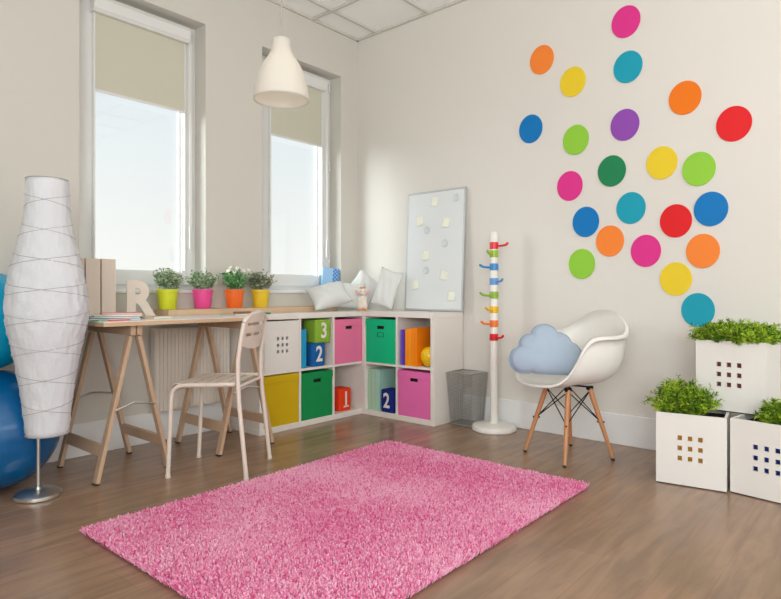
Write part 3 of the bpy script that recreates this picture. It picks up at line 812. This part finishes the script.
for s in (-1, 1):
    bm = nb(); bmesh.ops.create_icosphere(bm, subdivisions=2, radius=.019, matrix=Matrix.Translation((s*.026, -.024, .013)) @ Matrix.Diagonal((.95, 1.3, .68, 1))); obj('foot', bm, M['plush_o'], lamb, 'all', 'orange foot')
    bm = nb(); bmesh.ops.create_icosphere(bm, subdivisions=2, radius=.022, matrix=Matrix.Translation((s*.047, .0, .158)) @ Matrix.Rotation(s*R(28), 4, 'Y') @ Matrix.Diagonal((.55, .35, 1.25, 1))); obj('ear', bm, M['plush_p'], lamb, 'all', 'pink lined ear')
    bm = nb(); bmesh.ops.create_icosphere(bm, subdivisions=2, radius=.0042, matrix=Matrix.Translation((s*.014, -.0375, .168))); obj('eye', bm, M['black'], lamb, 'all')
bm = nb()
for k in range(7):
    a = 2*PI*k/7; bmesh.ops.create_icosphere(bm, subdivisions=2, radius=.011, matrix=Matrix.Translation((.015*math.cos(a), -.008+.012*math.sin(a), .196)))
obj('hair_tuft', bm, M['plush_o'], lamb, 'all', 'orange curly tuft')

# blue box on the right window sill
gbx = thing('gift_box', 'pale blue box with a patterned blue side leaning in the right window corner', 'box', (-.335, .046, 1.0475), R(-38), rot=(R(-4), R(6), R(-30)))
bm = nb(); box(bm, (-.075, -.03, 0), (.075, .03, .205), .003); obj('box_body', bm, mat('pale_blue_card', (150, 196, 232), .5), gbx)
m = mat('blue_white_weave', (40, 110, 190), .5); nt = m.node_tree; ck = nt.nodes.new('ShaderNodeTexChecker'); ck.inputs['Scale'].default_value = 60
ck.inputs[1].default_value = lin((40, 110, 190)); ck.inputs[2].default_value = lin((130, 180, 226)); tcn = nt.nodes.new('ShaderNodeTexCoord'); nt.links.new(tcn.outputs['Object'], ck.inputs['Vector']); nt.links.new(ck.outputs['Color'], nt.nodes['Principled BSDF'].inputs['Base Color'])
bm = nb(); box(bm, (.0751, -.028, .002), (.0775, .028, .203)); box(bm, (.02, -.0318, .002), (.0751, -.0301, .203)); obj('patterned_side', bm, m, gbx, label='blue patterned side')

# ------------------------------------------------------------------ whiteboard with notes
lean = math.atan2(.052, 1.02)
wb = thing('whiteboard', 'white magnetic board in a slim aluminium frame standing on the short shelf unit', 'whiteboard', (-.082, -.942, UT+.004), 0)
wb.rotation_euler = (0, lean, R(0))
BW, BH = .300, 1.015
bm = nb(); box(bm, (0, -BW+.006, .006), (.012, BW-.006, BH-.006)); obj('board_surface', bm, M['board'], wb)
bm = nb(); 
for a, b_ in (((-.004, -BW, 0), (.016, BW, .016)), ((-.004, -BW, BH-.016), (.016, BW, BH))): box(bm, a, b_, .003)
for y in (-BW, BW-.014): box(bm, (-.004, y, .016), (.016, y+.014, BH-.016), .003)
obj('frame', bm, M['alu'], wb)
def on_board(y, z, off=.0003):
    """point on the board's front face for a world y and a height"""
    zl = (z-(UT+.004))/math.cos(lean)
    return wb.matrix_basis @ Vector((-off, y+.942, zl))
bpy.context.view_layer.update()
CAM = Vector((-4.0701, -3.921, 1.0265)); YAW = .7117; FPX = 594.36; HOR = 292.865
FW = Vector((math.cos(YAW), math.sin(YAW), 0)); RT = Vector((math.sin(YAW), -math.cos(YAW), 0))
notes = [(-.80, 1.80, 0, 'pale yellow sticky note at the top of the whiteboard', 8), (-.70, 1.66, 0, 'curling sticky note high at the left edge of the whiteboard', -12), (-.965, 1.665, 0, 'sticky note on the right half of the whiteboard, just above its middle', 6),
         (-.80, 1.36, 0, 'sticky note in the middle of the whiteboard, beside no edge', -4), (-.985, 1.19, 0, 'sticky note low on the right half of the whiteboard', 10), (-.71, 1.08, 0, 'sticky note at the lower left edge of the whiteboard', -14), (-1.09, 1.00, 0, 'sticky note in the lower right corner of the whiteboard', 5)]
px_notes = [(433.4, 201.3), (419.3, 221.2), (445.4, 222.7), (426.6, 255.8), (444.6, 275.3), (416.6, 284.9), (452.7, 296.1)]
def wall_yz(u, v, X):
    d_ = FW+RT*((u-390.5)/FPX); k = (X-CAM.x)/d_.x; return CAM.y+d_.y*k, CAM.z+(HOR-v)/FPX*k
lab = ['pale sticky note at the top of the whiteboard, left of the top magnet', 'curled sticky note at the upper left edge of the whiteboard', 'sticky note on the right of the whiteboard, level with the curled one',
       'sticky note near the middle of the whiteboard', 'sticky note low right, above the corner note', 'sticky note at the lower left edge of the whiteboard', 'sticky note in the lower right corner of the whiteboard']
for (u, v), lb, (_, _, _, _, tw) in zip(px_notes, lab, notes):
    y, z = wall_yz(u, v, -.055); p = on_board(y, z)
    bm = nb(); N = 6; g_ = [[bm.verts.new((-.0006-.016*(max(0, j/N-.0))**2.4*(1 if (i < N) else 1)*(1.0 if 'curled' in lb else .45), -.036+.072*i/N, .040-.080*j/N)) for j in range(N+1)] for i in range(N+1)]
    for i in range(N):
        for j in range(N): bm.faces.new((g_[i][j], g_[i+1][j], g_[i+1][j+1], g_[i][j+1]))
    o = obj('sticky_note', bm, M['note'], None, 'all'); o.location = p; o.rotation_euler = (R(tw), lean, 0)
    md = o.modifiers.new('t', 'SOLIDIFY'); md.thickness = .0006; md.offset = 1
    tag(o, lb, 'sticky note', 'sticky notes on the whiteboard')
for (u, v), lb in zip([(454.9, 197.1), (426.3, 230.2), (444.9, 243), (426.8, 270.3)], ['round clear magnet in the top right corner of the whiteboard', 'round clear magnet just below the curled sticky note', 'round clear magnet in the right middle of the whiteboard', 'lowest round clear magnet, below the middle sticky note']):
    y, z = wall_yz(u, v, -.055); p = on_board(y, z)
    bm = nb(); lathe(bm, [(0, 0), (.030, 0), (.031, .004), (.027, .009), (.020, .006), (0, .006)], 24, mx=Matrix.Rotation(R(-90), 4, 'Y') @ Matrix.Scale(1.12, 4, (1, 0, 0)))
    o = obj('magnet', bm, M['magnet'], None, True); o.location = p; o.rotation_euler = (0, lean, 0); tag(o, lb, 'magnet', 'round magnets on the whiteboard')

# ------------------------------------------------------------------ coat stand
cs_ = thing('coat_stand', 'white coat stand with eight coloured hooks between the bin and the armchair', 'coat stand', (-.192, -1.600, 0))
bm = nb(); lathe(bm, [(0, 0), (.158, 0), (.164, .006), (.165, .024), (.158, .040), (.14, .046), (.06, .050), (.034, .053), (.030, .06), (0, .06)], 56); obj('base', bm, M['gloss'], cs_, True)
bm = nb(); lathe(bm, [(0, .055), (.0275, .055), (.0275, 1.468), (.022, 1.482), (0, 1.486)], 24); obj('pole', bm, M['gloss'], cs_, True)
hk = [((218, 30, 34), 245.8, 1, .9), ((150, 188, 40), 254, -1, .6), ((36, 134, 196), 267, -1, 1), ((96, 156, 214), 281.5, 1, .45), ((138, 178, 44), 295, -1, 1), ((238, 190, 24), 309.5, -1, .7), ((238, 126, 56), 323.5, -1, .95), ((218, 30, 36), 337, 1, .5)]
hn = ['top red', 'yellow green', 'blue', 'pale blue', 'lower green', 'yellow', 'orange', 'bottom red']
for (c, v, sd, ln), nm in zip(hk, hn):
    z = CAM.z+(HOR-v)/FPX*4.461; m = mat('hook_%d_%d_%d_%d' % (c+(int(v),)), c, .3)
    bm = nb(); lathe(bm, [(.0276, z-.026), (.0325, z-.025), (.0335, z), (.0325, z+.025), (.0276, z+.026)], 24)
    o = obj('hook_ring', bm, m, cs_, True, nm+' hook ring')
    # hook arm direction: along the image's left/right, some turned toward the camera
    side = RT*sd*ln; dpt = -FW*math.sqrt(max(0, 1-ln*ln)); dv = (side+dpt)
    bm = nb(); tube(bm, [dv*.02+Vector((0, 0, z-.004)), dv*.05+Vector((0, 0, z-.003)), dv*.085+Vector((0, 0, z+.002)), dv*.102+Vector((0, 0, z+.014)), dv*.106+Vector((0, 0, z+.022))], [.0085, .0085, .009, .010, .007], 10)
    obj('hook_arm', bm, m, o, True)

# ------------------------------------------------------------------ wire mesh bin
bn = thing('waste_bin', 'grey wire mesh waste bin between the shelf unit and the coat stand', 'bin', (-.150, -1.333, 0), R(0))
bm = nb(); hb, ht, hz = .094, .118, .405
def ring(hw, z): return [Vector((-hw, -hw, z)), Vector((hw, -hw, z)), Vector((hw, hw, z)), Vector((-hw, hw, z))]
lo = ring(hb, .012); hi = ring(ht, hz)
for s in range(4):
    a, b_, c, d_ = lo[s], lo[(s+1) % 4], hi[(s+1) % 4], hi[s]
    n1 = 22
    for k in range(n1+1):
        t = k/n1; tube(bm, [a.lerp(b_, t), d_.lerp(c, t)], .0009, 3, cap=False)
    for k in range(1, 36):
        t = k/36; tube(bm, [a.lerp(d_, t), b_.lerp(c, t)], .0011, 3, cap=False)
obj('mesh_wall', bm, M['mesh'], bn)
bm = nb(); tube(bm, ring(ht, hz), .006, 8, closed=True); obj('rim', bm, M['mesh'], bn)
bm = nb(); box(bm, (-hb, -hb, .004), (hb, hb, .010), .002); tube(bm, ring(hb, .006), .0055, 8, closed=True); obj('bin_bottom', bm, M['mesh'], bn)

# ------------------------------------------------------------------ planters
def planter(p0, p1, z0, label, liner, seedv, ang=0, hgt=.17, nst=300):
    a = Vector((*p0, 0)); b_ = Vector((*p1, 0)); d_ = (b_-a).normalized(); rz = math.atan2(d_.y, d_.x); S = .335; h = .383
    t = thing('planter', label, 'planter', (a.x, a.y, z0), rz, 'white cube planters with green plants')
    # local x along the front from image left to image right, local +y to the back
    xs, zs, hs = nine_holes(S/2-.002, h*.525, .022, .049, .054, .025)
    bm = nb(); holed(bm, [0]+xs+[S], [.006]+zs+[h], hs, 0, .012); obj('front_panel', bm, M['whitebox'], t)
    bm = nb(); box(bm, (0, .0122, .006), (.012, S, h)); box(bm, (S-.012, .0122, .006), (S, S, h)); box(bm, (.012, S-.012, .006), (S-.012, S, h)); box(bm, (.012, .0122, .006), (S-.012, S-.012, .018))
    obj('box_body', bm, M['whitebox'], t)
    bm = nb(); box(bm, (.004, .004, 0), (S-.004, S-.004, .0058)); obj('base_plate', bm, M['black'], t)
    bm = nb(); box(bm, (.03, .035, .02), (S-.03, S-.03, h-.06), .01); obj('liner', bm, mat('liner_%d_%d_%d' % liner, liner, .5), t, label='coloured inner pot glimpsed through the holes')
    bm = nb(); box(bm, (.013, .013, h-.055), (S-.013, S-.013, h-.035)); obj('soil', bm, M['soil'], t)
    return t, S, h
def greens(t, S, h, seedv, n, hgt, cx, cy, rx, ry, spread, per=30, leaf=(.034, .0062), keep=None):
    rg = np.random.default_rng(seedv); V = []; T = []; A = []
    for s in range(n):
        ux, uy = rg.uniform(-1, 1), rg.uniform(-1, 1); b0 = np.array([cx+rx*ux, cy+ry*uy, h-.035])
        a = math.atan2(uy, ux)+rg.normal(0, .6); e = max(abs(ux), abs(uy))
        out = spread*(e**2)*rg.uniform(.3, 1)+.012; hh = (hgt+.035)*rg.uniform(.6, 1.0)*(1-.32*e**3); br = rg.uniform(.05, .9)
        dv = np.array([math.cos(a), math.sin(a), 0]); droop = rg.uniform(.1, .35)+.25*(e > .85)*rg.uniform()
        P = lambda q: b0+dv*out*q**1.6+np.array([0, 0, hh*(q-droop*q*q)])
        for k in range(per):
            q = .22+.8*(k+rg.uniform())/per; p = P(q); tn = P(q+.03)-P(q-.03); tn /= np.linalg.norm(tn)
            sd = rg.normal(size=3); sd -= tn*sd.dot(tn); sd /= np.linalg.norm(sd); dl = tn*.62+sd*.78
            wv = np.cross(dl, rg.normal(size=3)); wv /= np.linalg.norm(wv)+1e-9
            ll = leaf[0]*rg.uniform(.6, 1.3)*(1.15-.45*q); w = leaf[1]/2; i = len(V)
            if keep and not (keep(p) and keep(p+dl*ll)): continue
            V += [p, p+dl*ll*.4+wv*w, p+dl*ll, p+dl*ll*.4-wv*w]; T += [(i, i+1, i+2), (i, i+2, i+3)]
            A += [min(1, max(0, br+rg.normal(0, .22)))]*4
        i = len(V); w = .0012; sdv = np.array([-dv[1], dv[0], 0]); V += [P(0)-sdv*w, P(0)+sdv*w, P(.5)+sdv*w, P(.5)-sdv*w, P(1)]; T += [(i, i+1, i+2), (i, i+2, i+3), (i+3, i+2, i+4)]; A += [.35]*5
    obj('foliage', fast('foliage', V, T, A), M['grass'], t)
t, S, h = planter((-.686, -2.905), (-.640, -3.235), 0, 'white cube planter with nine holes on the floor nearest the armchair', (216, 150, 40), 1)
greens(t, S, h, 5, 300, .215, .120, .120, .085, .085, .105, keep=lambda p: p[2] < h-.002 or p[0] < .11 or p[1] < .205)
t, S, h = planter((-.612, -3.247), (-.668, -3.578), 0, 'white cube planter cut off by the right edge of the photo, under the stacked one', (26, 50, 150), 2)
greens(t, S, h, 6, 230, .16, .235, .10, .075, .07, .07, keep=lambda p: p[2] < h-.002 or p[0] > .18 or p[1] < .14)
t, S, h = planter((-.445, -3.045), (-.468, -3.38), .3835, 'white cube planter stacked on top of the two others', (140, 70, 60), 3)
greens(t, S, h, 7, 560, .135, S/2, S/2, .155, .155, .085)

# ------------------------------------------------------------------ wall dots
PAL = {'magenta': (220, 50, 140), 'orange': (244, 134, 52), 'yellow': (232, 204, 44), 'teal': (20, 158, 182), 'red': (222, 28, 34), 'blue': (0, 118, 190), 'lgreen': (144, 204, 62), 'purple': (142, 74, 176), 'dgreen': (28, 130, 82), 'dorange': (236, 120, 16)}
dots = [(-2.507, 2.852, 'magenta', 'magenta wall dot, the topmost of all'), (-1.894, 2.753, 'orange', 'orange wall dot at the upper left of the cluster'), (-2.134, 2.534, 'yellow', 'yellow wall dot beside the upper left orange one'),
        (-2.520, 2.545, 'teal', 'teal wall dot right below the topmost magenta one'), (-2.875, 2.261, 'dorange', 'deep orange wall dot high on the right, left of the big red one'), (-3.148, 2.046, 'red', 'red wall dot farthest to the right'),
        (-1.804, 2.257, 'blue', 'blue wall dot farthest to the left'), (-2.156, 2.116, 'lgreen', 'light green wall dot right of the leftmost blue one'), (-2.500, 2.159, 'purple', 'purple wall dot, the only one of its colour'),
        (-2.412, 1.860, 'dgreen', 'dark green wall dot below the purple one'), (-2.736, 1.869, 'yellow', 'yellow wall dot left of a light green one, in the middle'), (-2.955, 1.800, 'lgreen', 'light green wall dot on the right, above a blue one'),
        (-2.111, 1.793, 'magenta', 'magenta wall dot below the left light green one'), (-2.229, 1.526, 'blue', 'blue wall dot between a magenta and an orange one, lower left'), (-2.540, 1.595, 'teal', 'teal wall dot in the middle, below the dark green one'),
        (-2.821, 1.486, 'red', 'red wall dot left of the right blue one'), (-3.023, 1.544, 'blue', 'blue wall dot on the right, above an orange one'), (-2.399, 1.382, 'orange', 'orange wall dot above and left of the low magenta one'),
        (-2.636, 1.303, 'magenta', 'magenta wall dot low in the middle, right of an orange one'), (-2.978, 1.287, 'orange', 'orange wall dot low on the right, under a blue one'), (-2.200, 1.231, 'lgreen', 'light green wall dot, lowest on the left side'),
        (-2.821, 1.115, 'yellow', 'yellow wall dot, second lowest of all'), (-2.950, .919, 'teal', 'teal wall dot, lowest of all, just above the stacked planter')]
dm = {k: mat('dot_'+k, c, .55, spec=.3) for k, c in PAL.items()}
for y, z, c, lb in dots:
    r = .096
    bm = nb(); lathe(bm, [(0, 0), (r-.004, 0), (r, .003), (r, .006), (r-.001, .008), (0, .008)], 56, mx=Matrix.Scale(1.11, 4, (0, 0, 1)) @ Matrix.Rotation(R(-90), 4, 'Y'))
    o = obj('wall_dot', bm, dm[c], None, True); o.location = (-.0002, y, z); tag(o, lb, 'wall dot', 'coloured wall dots')

# ------------------------------------------------------------------ floor lamp, balls, pendant
fl = thing('floor_lamp', 'tall floor lamp with a crinkled white paper shade on a steel foot', 'floor lamp', (-2.962, -.622, 0))
bm = nb(); lathe(bm, [(0, 0), (.100, 0), (.107, .006), (.106, .02), (.092, .031), (.03, .038), (.014, .040), (.012, .05), (0, .05)], 56); obj('base', bm, M['steel'], fl, True)
bm = nb(); tube(bm, [(0, 0, .045), (0, 0, 1.56)], .0085, 14); obj('pole', bm, M['steel'], fl, True)
k_ = 2.995/FPX; off = RT*(9.2*k_)
prof = [(178, 21), (192, 21.3), (207, 22), (218, 23.2), (230, 25), (241, 28), (253, 31.3), (264, 34.3), (276, 37.2), (288, 39.3), (300, 40.5), (312, 41), (324, 39.8), (338, 37), (350, 34), (362, 31.3), (378, 28.2), (394, 26), (410, 24), (424, 22.5), (436, 21.3)]
pf = []
for i in range(len(prof)-1):
    (v0, h0), (v1, h1) = prof[i], prof[i+1]
    for q in range(3): t = q/3; pf.append(((h0+(h1-h0)*t)*k_*.895, CAM.z+(HOR-(v0+(v1-v0)*t))*k_*.985))
pf.append((prof[-1][1]*k_*.895, CAM.z+(HOR-prof[-1][0])*k_*.985))
def crin(r, a, z):
    return r*(1+.05*noise.noise(Vector((math.cos(a)*r*28, math.sin(a)*r*28, z*30)))+.03*noise.noise(Vector((math.cos(a)*r*75, math.sin(a)*r*75, z*70))))
bm = nb(); lathe(bm, pf, 120, (off.x, off.y, 0), fn=crin); ls = obj('lamp_shade', bm, M['paper'], fl, 'all')
md = ls.modifiers.new('t', 'SOLIDIFY'); md.thickness = .0012
bm = nb()
def rad_at(z):
    for (r0, z0), (r1, z1) in zip(pf, pf[1:]):
        if z1 <= z <= z0: return r1+(r0-r1)*(z-z1)/(z0-z1+1e-9)
    return pf[0][0] if z > pf[0][1] else pf[-1][0]
ztop, zbot = pf[0][1], pf[-1][1]
for ph, dirn in ((0, 1), (2.2, -1)):
    pts = []; turns = 8.5; n = 700
    for i in range(n+1):
        t = i/n; z = ztop-(ztop-zbot)*(.01+.98*t); a = ph+dirn*2*PI*turns*t; r = crin(rad_at(z), a, z)*1.0+.0022
        pts.append((off.x+r*math.cos(a), off.y+r*math.sin(a), z))
    tube(bm, pts, .0011, 4, cap=False)
for z in (ztop-.001, zbot+.001):
    tube(bm, [(off.x+(rad_at(z)+.001)*math.cos(2*PI*i/60), off.y+(rad_at(z)+.001)*math.sin(2*PI*i/60), z) for i in range(60)], .002, 5, closed=True)
obj('shade_wire', bm, M['wire'], fl)
bm = nb()
for z in (ztop-.02, zbot+.02):
    for k in range(3):
        a = 2*PI*k/3+.3; tube(bm, [(0, 0, z), (off.x+(rad_at(z)-.002)*math.cos(a), off.y+(rad_at(z)-.002)*math.sin(a), z)], .002, 5)
obj('shade_carrier', bm, M['wire'], fl)

def ballm(name, rgb):
    m = mat(name, rgb, .22, spec=.5, coat=.2); return m
bm = nb(); lathe(bm, [(.31*math.sin(PI*i/64)*(1+.0022*math.cos(i*PI/2)), -.31*math.cos(PI*i/64)) for i in range(65)], 72)
o = obj('exercise_ball', bm, ballm('deep_blue_vinyl', (0, 92, 150)), None, 'all'); o.location = (-3.068, -.315, .31); tag(o, 'deep blue exercise ball on the floor behind the paper lamp', 'ball')
bm = nb(); lathe(bm, [(.262*math.sin(PI*i/64)*(1+.003*math.cos(i*PI/2)), -.262*math.cos(PI*i/64)) for i in range(65)], 72)
o = obj('exercise_ball', bm, ballm('turquoise_vinyl', (0, 158, 200)), None, 'all'); o.location = (-3.10, -.268, .31+.5693); tag(o, 'turquoise exercise ball resting on the deep blue one by the wall', 'ball')

D = 3.02; k_ = D/FPX; pc = CAM+FW*D+RT*((281.5-390.5)*k_)
pl = thing('pendant_lamp', 'white bell shaped pendant lamp hanging from the ceiling by a thin cord', 'pendant lamp', (pc.x, pc.y, CAM.z+(HOR-98.5)*k_))
zz = lambda v: (98.5-v)*k_
pp = [(9.2, 40), (9.6, 46), (10.4, 51), (13.2, 57), (17.2, 63), (20.4, 69), (22.8, 75), (24.7, 81), (26.0, 87), (26.9, 93), (27.3, 98), (27.4, 100.5)]
bm = nb(); P = [(r*k_, zz(v)) for r, v in pp]
lathe(bm, [(.004, zz(39.6))]+[(P[0][0]*.92, zz(39.5))]+P, 64); o = obj('lamp_shade', bm, M['pen'], pl, 'all'); md = o.modifiers.new('t', 'SOLIDIFY'); md.thickness = .003; md.offset = -1
bm = nb(); lathe(bm, [(0, zz(41)), (.02, zz(41)), (.022, zz(56)), (0, zz(56))], 20); obj('bulb_holder', bm, M['gloss'], pl, True)
bm = nb(); tube(bm, [(0, 0, zz(40)), (0, 0, H-pl.location.z-.03)], .0042, 8); obj('cord', bm, M['cord'], pl)
bm = nb(); lathe(bm, [(0, H-pl.location.z), (.045, H-pl.location.z), (.042, H-pl.location.z-.05), (.01, H-pl.location.z-.07), (0, H-pl.location.z-.07)], 24); obj('ceiling_cup', bm, M['gloss'], pl, True)

# ------------------------------------------------------------------ rug
rg_ = thing('rug', 'bright pink shaggy rug lying in the middle of the wooden floor', 'rug', (-2.022, -1.975, 0))
RX, RY = .995, .70
bm = nb(); box(bm, (-RX+.012, -RY+.012, 0), (RX-.012, RY-.012, .008), .002); obj('backing', bm, mat('rug_backing', (120, 40, 70), .95), rg_)
M['pile'] = attr_mat('pink_pile', (226, 76, 146), (255, 196, 222), .95, .05, sheen=.3)
nx, ny = 300, 210
gx_, gy_ = np.meshgrid(np.linspace(-RX+.008, RX-.008, nx), np.linspace(-RY+.008, RY-.008, ny)); N = gx_.size
bx_ = gx_.ravel()+rng.normal(0, .0022, N); by_ = gy_.ravel()+rng.normal(0, .0022, N)
# direction the pile lies in varies in soft patches
pn = np.array([noise.noise(Vector((x*2.2, y*2.2, 0))) for x, y in zip(bx_, by_)]); pn2 = np.array([noise.noise(Vector((x*9, y*9, 5))) for x, y in zip(bx_, by_)])
ang = rng.uniform(0, 2*PI, N); ln = rng.uniform(.002, .009, N); hh = .026+rng.normal(0, .0045, N)+.004*pn2
edge = np.minimum(RX-np.abs(bx_), RY-np.abs(by_)); hh *= np.clip(.72+edge/.04, .72, 1)
ex = np.sign(bx_)*.010*np.clip(1-(RX-np.abs(bx_))/.04, 0, 1); ey = np.sign(by_)*.010*np.clip(1-(RY-np.abs(by_))/.04, 0, 1)
dx = np.cos(ang)*ln+ex+.004*pn; dy = np.sin(ang)*ln+ey
ang2 = ang+rng.uniform(-1.5, 1.5, N)
lv = [(0, .0020), (.45, .0031), (.8, .0038), (1.0, .0020)]; K = 4; V = np.zeros((N, len(lv)*K, 3)); 
for li, (t, rad) in enumerate(lv):
    cx_ = bx_+dx*t**1.3+np.cos(ang2)*.003*math.sin(t*6); cy_ = by_+dy*t**1.3+np.sin(ang2)*.003*math.sin(t*6); cz_ = .006+hh*t*(1-.12*t*t)
    for k in range(K):
        V[:, li*K+k, 0] = cx_+rad*math.cos(2*PI*k/K+li*.5); V[:, li*K+k, 1] = cy_+rad*math.sin(2*PI*k/K+li*.5); V[:, li*K+k, 2] = cz_
F1 = []
for li in range(len(lv)-1):
    for k in range(K): F1.append((li*K+k, li*K+(k+1) % K, (li+1)*K+(k+1) % K, (li+1)*K+k))
F1.append(tuple((len(lv)-1)*K+k for k in range(K)))
F1 = np.array(F1); F = (F1[None]+(np.arange(N)*len(lv)*K)[:, None, None]).reshape(-1, 4)
rn = np.clip(.5+rng.normal(0, .3, N)+.35*pn, 0, 1)
me = fast('pile', V.reshape(-1, 3), F, np.repeat(rn, len(lv)*K)); me.polygons.foreach_set('use_smooth', [True]*len(me.polygons))
o = obj('pile', me, M['pile'], rg_); o['kind'] = 'stuff'

# ------------------------------------------------------------------ light
def area(name, loc, rot, sx, sy, power, col):
    l = bpy.data.lights.new(name, 'AREA'); l.shape = 'RECTANGLE'; l.size = sx; l.size_y = sy; l.energy = power; l.color = col
    o = bpy.data.objects.new(name, l); COL.objects.link(o); o.location = loc; o.rotation_euler = rot; return o
area('fill_light_front', (-2.7, Y0-.12, 1.7), (R(122), 0, 0), 4.2, 2.3, 42, (.98, .99, 1))  # added fill light at the unseen rear opening, tilted up toward the ceiling
area('fill_light_left', (X0-.12, -5.1, 1.8), (R(115), 0, R(-90)), 3.1, 1.7, 170, (.98, .99, 1))  # unseen fill light added outside the left opening, brightens the dotted wall
su = bpy.data.lights.new('bright_sky_side', 'SUN'); su.energy = 5.0; su.angle = R(45); su.color = (.93, .97, 1)
so = bpy.data.objects.new('bright_sky_side', su); COL.objects.link(so); so.rotation_euler = Vector((.85, -.50, -.30)).to_track_quat('-Z', 'Y').to_euler()
bl = bpy.data.lights.new('pendant_bulb', 'POINT'); bl.energy = .22; bl.color = (1, .95, .88); bl.shadow_soft_size = .03
bo = bpy.data.objects.new('pendant_bulb', bl); COL.objects.link(bo); bo.location = (pl.location.x, pl.location.y, pl.location.z+.12)

w = bpy.data.worlds.new('overcast_sky'); SC.world = w; w.use_nodes = True; nt = w.node_tree; bg = nt.nodes['Background']
tc = nt.nodes.new('ShaderNodeTexCoord'); sp = nt.nodes.new('ShaderNodeSeparateXYZ'); cr = nt.nodes.new('ShaderNodeValToRGB')
cr.color_ramp.elements[0].position = 0; cr.color_ramp.elements[0].color = lin((250, 248, 244)); cr.color_ramp.elements[1].position = .5; cr.color_ramp.elements[1].color = lin((214, 228, 240))
nt.links.new(tc.outputs['Generated'], sp.inputs[0]); nt.links.new(sp.outputs['Z'], cr.inputs[0]); nt.links.new(cr.outputs[0], bg.inputs['Color'])
bg.inputs['Strength'].default_value = .98

# ------------------------------------------------------------------ camera
cam = bpy.data.cameras.new('camera'); co = bpy.data.objects.new('camera', cam); COL.objects.link(co)
co.location = CAM; co.rotation_euler = (R(90), 0, YAW-R(90))
cam.sensor_fit = 'HORIZONTAL'; cam.sensor_width = 36; cam.lens = FPX/781*36
cam.shift_y = (HOR-299.5)/781; cam.clip_start = .05
SC.camera = co
vs = SC.view_settings; vs.view_transform = 'Standard'; vs.look = 'None'; vs.exposure = 0.16; vs.gamma = 1; vs.use_curve_mapping = False
SC.cycles.max_bounces = 10; SC.cycles.diffuse_bounces = 6; SC.cycles.transparent_max_bounces = 16; SC.cycles.use_denoising = True
